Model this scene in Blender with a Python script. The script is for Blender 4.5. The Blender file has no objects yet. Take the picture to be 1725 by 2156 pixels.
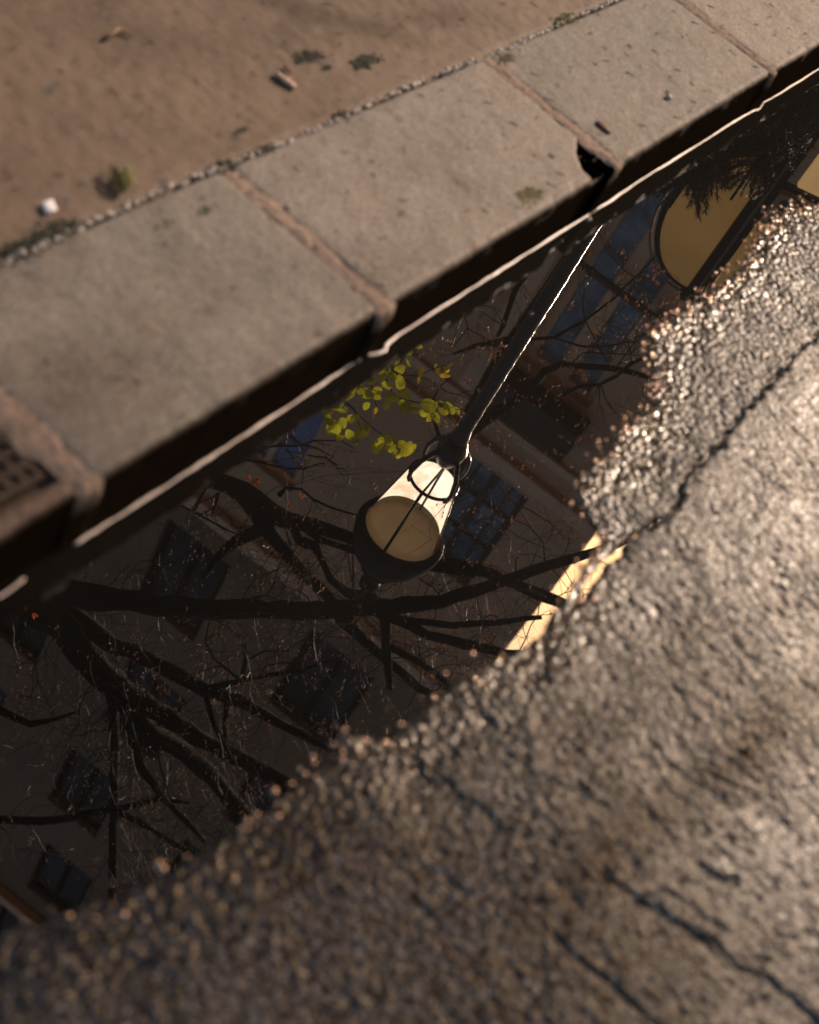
import bpy, math, random
import numpy as np
from mathutils import Vector, Matrix

# ------------------------------------------------------------------ camera
FPX, H = 2994.0, 1.5
PITCH = math.radians(43.689)
SUN_AZ, SUN_EL = math.radians(21.0), math.radians(33.0)      # azimuth measured from +Y towards +X
_l = math.hypot(.526, .850)
UX, UY = .526 / _l, -.850 / _l
WX, WY = -UY, UX
FW = np.array([0, math.cos(PITCH), -math.sin(PITCH)])
UP = np.array([0, math.sin(PITCH), math.cos(PITCH)])
RT = np.array([1.0, 0, 0])

sc = bpy.context.scene
cam = bpy.data.cameras.new('camera')
cam_o = bpy.data.objects.new('camera', cam)
sc.collection.objects.link(cam_o)
sc.camera = cam_o
cx = RT * WX + UP * UX
cy = -(RT * WY + UP * UY)
cz = -FW
cam_o.matrix_world = Matrix(((cx[0], cy[0], cz[0], 0), (cx[1], cy[1], cz[1], 0), (cx[2], cy[2], cz[2], H), (0, 0, 0, 1)))
cam.sensor_fit = 'VERTICAL'
cam.sensor_height = 36
cam.lens = 50
cam.clip_end = 500
cam.dof.use_dof = True
cam.dof.focus_distance = 5.4
cam.dof.aperture_fstop = 2.8

# ------------------------------------------------------------------ light
w = bpy.data.worlds.new('World')
sc.world = w
w.use_nodes = True
wn, wl = w.node_tree.nodes, w.node_tree.links
sky = wn.new('ShaderNodeTexSky')
sky.sky_type = 'NISHITA'
sky.sun_disc = False
sky.sun_elevation = SUN_EL
sky.sun_rotation = SUN_AZ
sky.dust_density = 7.0
sky.air_density = 1.5
wtc = wn.new('ShaderNodeTexCoord'); wdt = wn.new('ShaderNodeVectorMath'); wdt.operation = 'DOT_PRODUCT'
wl.new(wtc.outputs['Generated'], wdt.inputs[0]); wdt.inputs[1].default_value = (math.sin(SUN_AZ) * math.cos(SUN_EL), math.cos(SUN_AZ) * math.cos(SUN_EL), math.sin(SUN_EL))
wmr = wn.new('ShaderNodeMapRange'); wl.new(wdt.outputs['Value'], wmr.inputs[0]); wmr.inputs[1].default_value = .80; wmr.inputs[2].default_value = .975
wmx = wn.new('ShaderNodeMix'); wmx.data_type = 'RGBA'; wmx.blend_type = 'MULTIPLY'; wl.new(wmr.outputs[0], wmx.inputs[0])
wl.new(sky.outputs[0], wmx.inputs[6]); wmx.inputs[7].default_value = (1.0, .70, .44, 1)
wl.new(wmx.outputs[2], wn['Background'].inputs[0])
wn['Background'].inputs[1].default_value = 0.08

sun = bpy.data.lights.new('sun', 'SUN')
sun.energy = 2.8
sun.angle = math.radians(0.8)
sun.color = (1.0, 0.81, 0.65)
sun_o = bpy.data.objects.new('sun', sun)
sc.collection.objects.link(sun_o)
sd = Vector((math.sin(SUN_AZ) * math.cos(SUN_EL), math.cos(SUN_AZ) * math.cos(SUN_EL), math.sin(SUN_EL)))
sun_o.rotation_euler = sd.to_track_quat('Z', 'Y').to_euler()
sun_o.location = sd * 30

sc.view_settings.view_transform = 'Standard'
sc.view_settings.look = 'None'
sc.view_settings.gamma = 1
sc.view_settings.exposure = 0.88
try:
    sc.cycles.sample_clamp_indirect = 0
    sc.cycles.sample_clamp_direct = 0
    sc.cycles.max_bounces = 8
    sc.cycles.caustics_reflective = False
    sc.cycles.caustics_refractive = False
    sc.cycles.use_denoising = True
except Exception:
    pass

# ------------------------------------------------------------------ measuring helpers
def ray(x, y):
    dx, dy = x - 862.5, y - 1078.0
    return FW * FPX + RT * (dx * WX + dy * WY) + UP * (dx * UX + dy * UY)

def G(x, y, z=0.0):                       # a point of the ground
    r = ray(x, y)
    return np.array([0, 0, H]) + r * ((z - H) / r[2])

def RP(x, y, t):                          # a point up in the air that the water mirrors there
    r = ray(x, y)
    r = r / np.linalg.norm(r)
    return np.array([0, 0, -H]) + r * np.array([1, 1, -1]) * t

K0 = G(150, 1140)
KD = np.array([0.2389133, 0.9710409, 0.0])      # along the kerb
KN = np.array([0.9710409, -0.2389133, 0.0])     # from the kerb towards the road
ZC = 0.12

def SN(x, y, z=0.0):
    q = G(x, y, z) - K0
    return float(q @ KD), float(q @ KN)

def W(s, n, z):
    return K0 + KD * s + KN * n + np.array([0, 0, z])

rng = np.random.default_rng(7)
random.seed(7)

# ------------------------------------------------------------------ object helpers
col = sc.collection
def tag(o, label=None, cat=None, group=None, kind=None):
    if label: o['label'] = label
    if cat: o['category'] = cat
    if group: o['group'] = group
    if kind: o['kind'] = kind
    return o

def empty(name, loc=(0, 0, 0)):
    o = bpy.data.objects.new(name, None)
    o.empty_display_size = .1
    o.location = loc
    col.objects.link(o)
    return o

def mesh_obj(name, verts, faces, mat, parent=None, smooth=False):
    me = bpy.data.meshes.new(name)
    top = parent
    while top is not None and top.parent is not None: top = top.parent
    off = Vector(top.location) if top is not None else None
    if off is not None:
        verts = [(v[0] - off.x, v[1] - off.y, v[2] - off.z) for v in verts]
    me.from_pydata([tuple(map(float, v)) for v in verts], [], faces)
    me.materials.append(mat)
    if smooth:
        me.polygons.foreach_set('use_smooth', [True] * len(me.polygons))
    me.update()
    o = bpy.data.objects.new(name, me)
    col.objects.link(o)
    if parent is not None: o.parent = parent
    return o

def grid_obj(name, co, nu, nv, mat, parent=None, flip=False):
    """co: (nu*nv,3) array, index = i*nv+j"""
    me = bpy.data.meshes.new(name)
    if parent is not None and parent.type == 'EMPTY':
        co = co - np.array(parent.location)
    me.vertices.add(nu * nv)
    me.vertices.foreach_set('co', co.astype(np.float32).ravel())
    i, j = np.meshgrid(np.arange(nu - 1), np.arange(nv - 1), indexing='ij')
    a = (i * nv + j).ravel()
    q = np.stack([a, a + nv, a + nv + 1, a + 1], 1)
    if flip: q = q[:, ::-1]
    nf = len(q)
    me.loops.add(nf * 4)
    me.loops.foreach_set('vertex_index', q.astype(np.int32).ravel())
    me.polygons.add(nf)
    me.polygons.foreach_set('loop_start', np.arange(0, nf * 4, 4, dtype=np.int32))
    me.polygons.foreach_set('use_smooth', np.ones(nf, dtype=bool))
    me.materials.append(mat)
    me.update(calc_edges=True)
    me.validate()
    o = bpy.data.objects.new(name, me)
    col.objects.link(o)
    if parent is not None: o.parent = parent
    return o

class MB:
    def __init__(s): s.v, s.f = [], []
    def box(s, c, e1, e2, e3):
        c, e1, e2, e3 = map(np.array, (c, e1, e2, e3)); b = len(s.v)
        for k in range(8):
            s.v.append(c + e1 * (1 if k & 1 else -1) + e2 * (1 if k & 2 else -1) + e3 * (1 if k & 4 else -1))
        for f in ((0, 2, 3, 1), (4, 5, 7, 6), (0, 1, 5, 4), (2, 6, 7, 3), (0, 4, 6, 2), (1, 3, 7, 5)):
            s.f.append([b + q for q in f])
    def tube(s, pts, rad, n=7, jit=0.0, cap=True):
        pts = [np.array(p, float) for p in pts]
        b0 = len(s.v); m = len(pts)
        t = pts[1] - pts[0]; t /= np.linalg.norm(t) + 1e-9
        a = np.cross(t, [0, 0, 1.0]);
        if np.linalg.norm(a) < .1: a = np.cross(t, [1.0, 0, 0])
        a /= np.linalg.norm(a)
        for i in range(m):
            t = pts[min(i + 1, m - 1)] - pts[max(i - 1, 0)]; t /= np.linalg.norm(t) + 1e-9
            a = a - t * (a @ t); a /= np.linalg.norm(a) + 1e-9
            c = np.cross(t, a)
            for k in range(n):
                an = 2 * math.pi * k / n
                r = rad[i] * (1 + (random.uniform(-jit, jit) if jit else 0))
                s.v.append(pts[i] + (a * math.cos(an) + c * math.sin(an)) * r)
        for i in range(m - 1):
            for k in range(n):
                s.f.append([b0 + i * n + k, b0 + i * n + (k + 1) % n, b0 + (i + 1) * n + (k + 1) % n, b0 + (i + 1) * n + k])
        if cap:
            s.f.append([b0 + k for k in range(n)][::-1]); s.f.append([b0 + (m - 1) * n + k for k in range(n)])
    def lathe(s, c, prof, n=28, a0=0, a1=2 * math.pi):
        b0 = len(s.v); full = abs(a1 - a0 - 2 * math.pi) < 1e-6
        cnt = n if full else n + 1
        for r, z in prof:
            for k in range(cnt):
                an = a0 + (a1 - a0) * k / n
                s.v.append(np.array([c[0] + r * math.cos(an), c[1] + r * math.sin(an), z]))
        for i in range(len(prof) - 1):
            for k in range(n):
                k2 = (k + 1) % cnt if full else k + 1
                s.f.append([b0 + i * cnt + k, b0 + i * cnt + k2, b0 + (i + 1) * cnt + k2, b0 + (i + 1) * cnt + k])
    def blob(s, c, r, sq=(1, 1, 1), n=6, m=4, jit=.15, rot=None):
        b0 = len(s.v); c = np.array(c, float)
        R = np.array(Matrix.Rotation(random.uniform(0, 6.28), 3, 'Z')) if rot is None else rot
        def put(p):
            s.v.append(c + R @ (np.array(p) * r * np.array(sq) * (1 + random.uniform(-jit, jit))))
        put((0, 0, -1))
        for i in range(1, m):
            th = math.pi * i / m
            for k in range(n):
                an = 2 * math.pi * k / n
                put((math.sin(th) * math.cos(an), math.sin(th) * math.sin(an), -math.cos(th)))
        put((0, 0, 1)); e = len(s.v) - 1
        for k in range(n):
            s.f.append([b0, b0 + 1 + (k + 1) % n, b0 + 1 + k])
            s.f.append([e, b0 + 1 + (m - 2) * n + k, b0 + 1 + (m - 2) * n + (k + 1) % n])
            for i in range(m - 2):
                s.f.append([b0 + 1 + i * n + k, b0 + 1 + i * n + (k + 1) % n, b0 + 1 + (i + 1) * n + (k + 1) % n, b0 + 1 + (i + 1) * n + k])
    def build(s, name, mat, parent=None, smooth=False):
        return mesh_obj(name, s.v, s.f, mat, parent, smooth)

# ------------------------------------------------------------------ numpy noise
def vnoise(x, y, seed):
    r = np.random.default_rng(seed); T = r.random((256, 256))
    xi, yi = np.floor(x).astype(int), np.floor(y).astype(int)
    fx, fy = x - xi, y - yi
    fx = fx * fx * (3 - 2 * fx); fy = fy * fy * (3 - 2 * fy)
    a = T[xi & 255, yi & 255]; b = T[(xi + 1) & 255, yi & 255]; c = T[xi & 255, (yi + 1) & 255]; d = T[(xi + 1) & 255, (yi + 1) & 255]
    return (a * (1 - fx) + b * fx) * (1 - fy) + (c * (1 - fx) + d * fx) * fy

def fbm(x, y, seed, o=4):
    v = 0; a = .5
    for k in range(o):
        v = v + a * vnoise(x * 2 ** k, y * 2 ** k, seed + k); a *= .5
    return v

def pebbles(x, y, seed, R=.72):
    """height 0..1 of rounded stones, one per jittered unit cell"""
    r = np.random.default_rng(seed); J = r.random((256, 256, 3))
    xi, yi = np.floor(x).astype(int), np.floor(y).astype(int)
    best = np.zeros_like(x)
    for a in (-1, 0, 1):
        for b in (-1, 0, 1):
            j = J[(xi + a) & 255, (yi + b) & 255]
            px = xi + a + .15 + .7 * j[..., 0]; py = yi + b + .15 + .7 * j[..., 1]
            hh = .35 + .65 * j[..., 2]
            d2 = ((x - px) ** 2 + (y - py) ** 2) / (R * (.6 + .4 * j[..., 2])) ** 2
            best = np.maximum(best, hh * np.sqrt(np.clip(1 - d2, 0, 1)))
    return best

def dist_poly(s, n, pts):
    best = np.full(s.shape, 1e9)
    for (ax, ay), (bx, by) in zip(pts[:-1], pts[1:]):
        dx, dy = bx - ax, by - ay; L2 = dx * dx + dy * dy + 1e-12
        t = np.clip(((s - ax) * dx + (n - ay) * dy) / L2, 0, 1)
        best = np.minimum(best, np.hypot(s - ax - t * dx, n - ay - t * dy))
    return best

# ------------------------------------------------------------------ materials
class M:
    def __init__(s, name):
        s.m = bpy.data.materials.new(name); s.m.use_nodes = True
        s.n, s.l = s.m.node_tree.nodes, s.m.node_tree.links
        s.p = s.n['Principled BSDF']; s.out = s.n['Material Output']
        s.tc = s.n.new('ShaderNodeTexCoord'); s.geo = s.n.new('ShaderNodeNewGeometry')
    def noise(s, scale, detail=6, rough=.6, vec=None, dist=0):
        t = s.n.new('ShaderNodeTexNoise'); t.inputs['Scale'].default_value = scale
        t.inputs['Detail'].default_value = detail; t.inputs['Roughness'].default_value = rough
        t.inputs['Distortion'].default_value = dist
        s.l.new(vec if vec is not None else s.geo.outputs['Position'], t.inputs['Vector']); return t.outputs['Fac']
    def voro(s, scale, out='Distance', vec=None):
        t = s.n.new('ShaderNodeTexVoronoi'); t.inputs['Scale'].default_value = scale
        s.l.new(vec if vec is not None else s.geo.outputs['Position'], t.inputs['Vector']); return t.outputs[out]
    def ramp(s, fac, stops):
        r = s.n.new('ShaderNodeValToRGB'); e = r.color_ramp.elements
        while len(e) < len(stops): e.new(.5)
        for k, (p, c) in enumerate(stops):
            e[k].position = p; e[k].color = (*(c if isinstance(c, (tuple, list)) else (c, c, c)), 1)
        s.l.new(fac, r.inputs[0]); return r.outputs[0]
    def mix(s, fac, a, b, mode='MIX'):
        m = s.n.new('ShaderNodeMix'); m.data_type = 'RGBA'; m.blend_type = mode
        for sock, v in ((m.inputs[0], fac), (m.inputs[6], a), (m.inputs[7], b)):
            if isinstance(v, (int, float)): sock.default_value = v
            elif isinstance(v, tuple): sock.default_value = (*v, 1)
            else: s.l.new(v, sock)
        return m.outputs[2]
    def math(s, op, a, b=0.0, clamp=False):
        m = s.n.new('ShaderNodeMath'); m.operation = op; m.use_clamp = clamp
        for sock, v in ((m.inputs[0], a), (m.inputs[1], b)):
            if isinstance(v, (int, float)): sock.default_value = v
            else: s.l.new(v, sock)
        return m.outputs[0]
    def set(s, key, v):
        i = s.p.inputs[key]
        if isinstance(v, (int, float)): i.default_value = v
        elif isinstance(v, tuple): i.default_value = (*v, 1)
        else: s.l.new(v, i)
        return s
    def bump(s, h, strength=.5, dist=.002):
        b = s.n.new('ShaderNodeBump'); b.inputs['Strength'].default_value = strength; b.inputs['Distance'].default_value = dist
        s.l.new(h, b.inputs['Height']); s.l.new(b.outputs[0], s.p.inputs['Normal']); return s
    def pos(s, axis):
        x = s.n.new('ShaderNodeSeparateXYZ'); s.l.new(s.geo.outputs['Position'], x.inputs[0]); return x.outputs[axis]

def simple(name, colr, rough=.6, var=.25, scale=30, bump=0, metallic=0, spec=.5):
    m = M(name)
    f = m.noise(scale)
    dark = tuple(c * (1 - var) for c in colr); lite = tuple(min(1, c * (1 + var)) for c in colr)
    m.set('Base Color', m.ramp(f, [(.3, dark), (.7, lite)])).set('Roughness', rough).set('Metallic', metallic)
    m.p.inputs['Specular IOR Level'].default_value = spec
    if bump: m.bump(f, .6, bump)
    return m.m

# road
m = M('asphalt')
big = m.noise(3.0, 5); fine = m.noise(160, 4, .7); cell = m.voro(190, 'Color')
cellv = m.n.new('ShaderNodeRGBToBW'); m.l.new(cell, cellv.inputs[0])
c = m.ramp(cellv.outputs[0], [(.1, (.010, .0085, .0075)), (.45, (.073, .067, .063)), (.75, (.205, .186, .172)), (.92, (.52, .47, .43))])
spk = m.noise(230, 3, .65)
pits = m.ramp(spk, [(.42, 1.0), (.56, 0.0)])
c = m.mix(m.math('MULTIPLY', pits, .8), c, (.004, .0035, .003))
mot = m.noise(72, 4, .6, dist=.4)
c = m.mix(m.ramp(mot, [(.38, .75), (.48, 0.0)]), c, (.007, .006, .0055))
c = m.mix(m.ramp(big, [(.35, 0.0), (.7, .45)]), c, (.009, .008, .007))
wet = m.n.new('ShaderNodeMapRange'); m.l.new(m.pos(2), wet.inputs[0])
wet.inputs[1].default_value = 0.004; wet.inputs[2].default_value = 0.012; wet.inputs[3].default_value = 1; wet.inputs[4].default_value = 0
c = m.mix(m.math('MULTIPLY', wet.outputs[0], .55), c, (.012, .010, .009))
m.set('Base Color', c)
r = m.ramp(m.mix(.6, m.noise(90, 3), cellv.outputs[0]), [(.25, .36), (.75, .66)])
m.set('Roughness', m.mix(wet.outputs[0], r, (.14, .14, .14)))
m.p.inputs['IOR'].default_value = 1.5
m.set('Specular IOR Level', m.math('MULTIPLY', m.ramp(spk, [(.38, .05), (.56, .60)]), m.ramp(mot, [(.36, .3), (.47, 1.0)])))
m.bump(m.math('ADD', m.noise(420, 3, .6), m.math('MULTIPLY', m.voro(210), -1.0)), .35, .0006)
ASPHALT = m.m

# puddle
m = M('dark_water')
m.set('Base Color', (.010, .009, .008)).set('Roughness', 0.0)
m.p.inputs['IOR'].default_value = 3.7
WATER = m.m

# pavement
m = M('brown_pavement')
f1 = m.noise(6, 6, .6); f2 = m.noise(70, 5, .7); f3 = m.noise(300, 2)
c = m.ramp(f1, [(.3, (.105, .066, .041)), (.7, (.142, .093, .060))])
c = m.mix(m.ramp(f2, [(.35, 0.0), (.75, .6)]), c, (.082, .052, .033))
c = m.mix(m.ramp(m.voro(38), [(.05, .8), (.12, 0.0)]), c, (.12, .085, .058))
c = m.mix(m.ramp(m.noise(21, 3, .5), [(.66, 0.0), (.73, .8)]), c, (.040, .034, .032))
m.set('Base Color', c).set('Roughness', .75).bump(m.math('ADD', f2, f3), .5, .0025)
PAVE = m.m

# kerb granite
def granite(name, a, b, cc):
    m = M(name)
    f1 = m.noise(7, 6, .62); f2 = m.noise(110, 4, .7); v = m.voro(260, 'Color'); bw = m.n.new('ShaderNodeRGBToBW'); m.l.new(v, bw.inputs[0])
    c = m.ramp(f1, [(.32, a), (.55, b), (.75, cc)])
    c = m.mix(.6, c, m.ramp(bw.outputs[0], [(.15, tuple(x * .55 for x in a)), (.6, b), (.95, tuple(x * 1.7 for x in b))]))
    c = m.mix(m.ramp(f2, [(.4, 0.0), (.8, .5)]), c, tuple(x * .7 for x in cc))
    st = m.noise(28, 5, .7, dist=.6)
    c = m.mix(m.ramp(st, [(.62, 0.0), (.72, .65)]), c, (.040, .034, .030))
    c = m.mix(m.ramp(m.noise(5.5, 6, .7, dist=.5), [(.52, 0.0), (.66, .40)]), c, (.060, .050, .044))
    c = m.mix(m.ramp(m.noise(13, 4, .6), [(.62, 0.0), (.72, .5)]), c, (.115, .066, .040))
    # front face darkened in colour for its shade, with algae and damp
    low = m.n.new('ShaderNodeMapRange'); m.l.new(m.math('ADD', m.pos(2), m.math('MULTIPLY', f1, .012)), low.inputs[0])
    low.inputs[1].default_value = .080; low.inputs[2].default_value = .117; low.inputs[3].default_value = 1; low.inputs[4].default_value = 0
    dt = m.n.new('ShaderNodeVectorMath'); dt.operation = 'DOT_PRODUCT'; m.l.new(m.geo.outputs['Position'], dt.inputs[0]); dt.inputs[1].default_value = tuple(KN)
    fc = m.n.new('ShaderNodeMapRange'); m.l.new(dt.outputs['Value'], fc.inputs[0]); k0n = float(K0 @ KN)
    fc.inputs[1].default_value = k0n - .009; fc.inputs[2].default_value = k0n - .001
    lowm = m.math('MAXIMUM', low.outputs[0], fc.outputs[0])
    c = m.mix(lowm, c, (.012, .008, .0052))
    m.set('Base Color', c).set('Roughness', m.ramp(f2, [(.3, .6), (.7, .85)])).set('Specular IOR Level', m.mix(lowm, (.4, .4, .4), (0.0, 0.0, 0.0)))
    m.bump(m.math('ADD', f2, m.math('MULTIPLY', bw.outputs[0], .6)), .6, .003)
    return m.m
KERB = granite('grey_kerb_stone', (.150, .138, .122), (.162, .138, .114), (.162, .118, .085))
KERB_B = granite('warm_kerb_stone', (.180, .152, .130), (.190, .158, .132), (.195, .145, .110))
KERB_C = granite('pink_brown_concrete', (.125, .082, .061), (.140, .092, .067), (.110, .077, .062))
m = M('tan_mortar'); f = m.noise(60, 6, .7)
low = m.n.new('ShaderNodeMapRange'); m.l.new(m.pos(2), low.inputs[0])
low.inputs[1].default_value = .070; low.inputs[2].default_value = .112; low.inputs[3].default_value = 1; low.inputs[4].default_value = 0  # mortar takes the same painted face shade
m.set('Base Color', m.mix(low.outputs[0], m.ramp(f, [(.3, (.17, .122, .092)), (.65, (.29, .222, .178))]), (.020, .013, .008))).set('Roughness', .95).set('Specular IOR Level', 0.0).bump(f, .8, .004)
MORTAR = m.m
SEAM = simple('seam_grit', (.34, .29, .25), .45, .5, 200, .001)
MOSS = simple('dark_moss', (.022, .024, .012), .9, .5, 150, .002)
MOSS2 = simple('olive_moss', (.075, .062, .018), .9, .4, 150, .002)
CAST = simple('rusty_cast_iron', (.050, .032, .022), .6, .5, 60, .002, .3)
m = M('pale_painted_glint'); f = m.noise(60, 3)
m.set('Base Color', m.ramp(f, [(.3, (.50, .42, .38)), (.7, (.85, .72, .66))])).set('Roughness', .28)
GLINT = m.m
BARK = simple('dark_bark', (.008, .006, .0045), .95, .5, 35, .01, 0, .06)
TWIG = simple('brown_twig', (.018, .013, .009), .6, .4, 60, 0, 0, .25)
POST = simple('black_painted_iron', (.006, .004, .003), .27, .35, 60, .004, 0, .30)
IRON = simple('matt_black_iron', (.006, .005, .0045), .6, .3, 55, .001, 0, .15)
STONE = simple('brown_grey_render', (.56, .335, .215), .85, .10, .8, .004)
STONE2 = simple('paler_stone_trim', (.72, .45, .31), .85, .10, 1.5, .004)
FRAME = simple('dark_window_frame', (.05, .036, .028), .6, .2, 5, 0, 0, .2)
DARKFRAME = simple('brown_window_frame', (.022, .016, .012), .7, .2, 5, 0, 0, 0)
ROOF = simple('zinc_roof', (.12, .13, .14), .5, .2, 2)
m = M('window_glass'); f = m.noise(1.6, 3, .5)
m.set('Base Color', m.ramp(f, [(.40, (.016, .014, .015)), (.65, (.040, .038, .044))])).set('Roughness', .4).set('Specular IOR Level', .15)
m.bump(m.noise(1.1, 2), .25, .05)
GLASS = m.m
m = M('sky_reflection_glass'); f = m.noise(2.2, 5, .7, dist=.7)
m.set('Base Color', m.ramp(f, [(.40, (.05, .06, .075)), (.52, (.13, .165, .21)), (.7, (.24, .31, .39))])).set('Roughness', .25).set('Metallic', .2)  # sky and foliage reflections painted as blue and dark patches
m.bump(m.noise(1.1, 2), .2, .05)
GLASS_SKY_REFL = m.m
GLASS_SKY_REFL2 = simple('deep_sky_reflection_glass', (.085, .15, .34), .25, .35, 1.2)  # sky reflection painted in as a deeper blue

def translucent(name, colr, amount=.5, rough=.4, veins=False):
    m = M(name); f = m.noise(11, 5, .75)
    cc = m.ramp(f, [(.38, tuple(x * .45 for x in colr)), (.62, colr)])
    m.set('Base Color', cc).set('Roughness', rough)
    t = m.n.new('ShaderNodeBsdfTranslucent'); m.l.new(cc, t.inputs[0])
    mx = m.n.new('ShaderNodeMixShader'); mx.inputs[0].default_value = amount
    m.l.new(m.p.outputs[0], mx.inputs[1]); m.l.new(t.outputs[0], mx.inputs[2]); m.l.new(mx.outputs[0], m.out.inputs[0])
    return m.m
LEAF = translucent('green_leaf', (.50, .50, .028), .7)
LEAFY = translucent('yellow_leaf', (.80, .56, .04), .65)
LEAFO = translucent('orange_leaf', (.75, .20, .03), .6)
BUD = translucent('golden_bud', (.95, .60, .30), .6)
NEEDLE = simple('dark_fir_needle', (.012, .018, .010), .6, .4, 30)
NEEDLE_DRY = translucent('green_fir_sprig', (.26, .25, .07), .5)

# ------------------------------------------------------------------ road, one sheet to the horizon
def axis(lo, hi, step, far):
    core = np.arange(lo, hi + 1e-9, step)
    d = []; x = step; 
    while x < far: d.append(x); x *= 1.35
    d = np.cumsum(d); d = d[d < far]
    return core, d

shore_px = [(0, 1965), (60, 1948), (150, 1920), (280, 1880), (350, 1845), (420, 1800), (520, 1745), (575, 1690), (650, 1640), (700, 1585), (715, 1540),
            (770, 1555), (815, 1570), (850, 1530), (900, 1492), (985, 1420), (1045, 1392), (1100, 1366), (1142, 1335), (1163, 1290), (1198, 1252), (1222, 1212), (1246, 1172), (1266, 1138), (1245, 1095),
            (1212, 1050), (1222, 1005), (1270, 965), (1320, 905), (1375, 860), (1380, 800), (1372, 740), (1380, 690), (1440, 655), (1500, 620), (1560, 565), (1600, 500), (1645, 445), (1725, 432)]
shore = [SN(*q) for q in shore_px]
shore = [(-3.0, .60), (-1.0, .52)] + shore + [(shore[-1][0] + .5, shore[-1][1] + .10), (7, .9)]
# closed polygon on the road side
def inside(s, n, poly):
    r = np.zeros(s.shape, bool)
    for (ax, ay), (bx, by) in zip(poly, poly[1:] + poly[:1]):
        if ay == by: continue
        c = ((ay > n) != (by > n)) & (s < (bx - ax) * (n - ay) / (by - ay) + ax)
        r ^= c
    return r
cs, ds = axis(-.75, 3.5, .0026, 90)
cn, dn = axis(.004, 1.32, .0026, 90)
S = np.concatenate([(cs[0] - ds)[::-1], cs, cs[-1] + ds])
N = np.concatenate([cn, cn[-1] + dn])
s2, n2 = np.meshgrid(S, N, indexing='ij')
d = dist_poly(s2, n2, shore)
poly = shore + [(120, 2), (120, 130), (-120, 130), (-120, .6)]
ins = inside(s2, n2, poly)
sd_ = np.where(ins, d, -d)
far = (np.abs(s2 - 1.4) > 2.3) | (n2 > 1.4)
warp = (fbm(s2 * 9, n2 * 9, 3) - .5)
base = np.where(sd_ > 0, .0035 + .030 * (1 - np.exp(-sd_ / .30)) , sd_ * .10 - .0008)
base = np.clip(base, -.03, 1) + warp * .010 * np.clip(np.abs(sd_) * 12, .15, 1)
crack = [SN(*q) for q in [(1800, 630), (1725, 704), (1660, 765), (1604, 827), (1547, 887), (1514, 940), (1470, 985), (1435, 1007), (1424, 1067), (1372, 1115), (1304, 1149), (1250, 1215), (1215, 1270)]]
ws = s2 + (fbm(s2 * 45, n2 * 45, 91, 3) - .45) * .022; wn = n2 + (fbm(s2 * 45, n2 * 45, 95, 3) - .45) * .022
dc = dist_poly(ws, wn, crack)
cw = .15 + 1.7 * np.clip(fbm(s2 * 30, n2 * 30, 31, 3) - .12, 0, 1)
smooth_side = inside(s2, n2, crack + [SN(1100, 1500), SN(1150, 2300), SN(2300, 2300), SN(2300, 300)])
k = fbm(s2 * 55 + warp * 2, n2 * 55, 9, 3)
g1 = pebbles(s2 / .0078, n2 / .0078, 11); g2 = pebbles(s2 / .0052 + 7, n2 / .0052, 12, .8); g3 = pebbles(s2 / .013 + 3, n2 / .013, 13, .6)
amp = np.where(smooth_side, .30, 1.0)
z = base + amp * (.0026 * g1 + .0014 * g2 + .0026 * g3 * (fbm(s2 * 14, n2 * 14, 44) > .5)) - .0030
z += np.where(smooth_side, .003 * np.clip(dc / .01, 0, 1), 0)
z -= .011 * np.exp(-(dc / (.0055 * cw)) ** 2)
for pl, dep, wd in (([(1253, 1849), (1313, 1894), (1368, 1934), (1463, 1994), (1528, 2054), (1633, 2114), (1700, 2170)], .010, .0052),
                    ([(1150, 1990), (1190, 2030), (1233, 2064), (1273, 2099), (1318, 2139), (1380, 2190)], .011, .0045),
                    ([(864, 1620), (934, 1665), (1024, 1720), (1060, 1760)], .009, .0045),
                    ([(864, 1822), (930, 1860), (985, 1893)], .007, .004),
                    ([(1205, 1665), (1235, 1705), (1262, 1720)], .007, .004),
                    ([(1100, 1640), (1160, 1660), (1220, 1700)], .006, .005),
                    ([(1325, 1905), (1375, 1890), (1470, 1950), (1500, 1960)], .006, .005),
                    ([(1460, 1840), (1500, 1870), (1530, 1880)], .008, .006),
                    ([(1610, 1985), (1650, 1990)], .007, .003),
                    ([(1560, 2030), (1590, 2045)], .007, .003)):
    dd = dist_poly(ws, wn, [SN(*q) for q in pl])
    z -= dep * .7 * np.exp(-(dd / (wd * cw)) ** 2)
# long pits worn across the wheel track
pit = fbm(s2 * 62, n2 * 17, 61, 3)
z -= .006 * np.clip(pit - .56, 0, 1) * np.where(sd_ > .04, 1, 0) * 1.5
blot = fbm(s2 * 95 + 3, n2 * 60, 71, 3)
z -= .0075 * np.clip(.36 - blot, 0, 1) * np.where(sd_ > .03, 1, 0) * 2.0 * np.clip(1.6 - s2 * .8, .3, 1)
z = np.where(far, np.clip(base, -.02, .03), z)
co = K0[None, :] + s2.ravel()[:, None] * KD + n2.ravel()[:, None] * KN
co[:, 2] = z.ravel()
road = grid_obj('road', co, len(S), len(N), ASPHALT, flip=True)
tag(road, kind='structure')

# puddle sheet
pts = [W(-3.5, -.004, 0), W(-3.5, 1.1, 0), W(4.6, 1.3, 0), W(4.6, -.004, 0)]
pud = mesh_obj('puddle', pts, [[0, 1, 2, 3]], WATER)
tag(pud, kind='structure')

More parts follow.
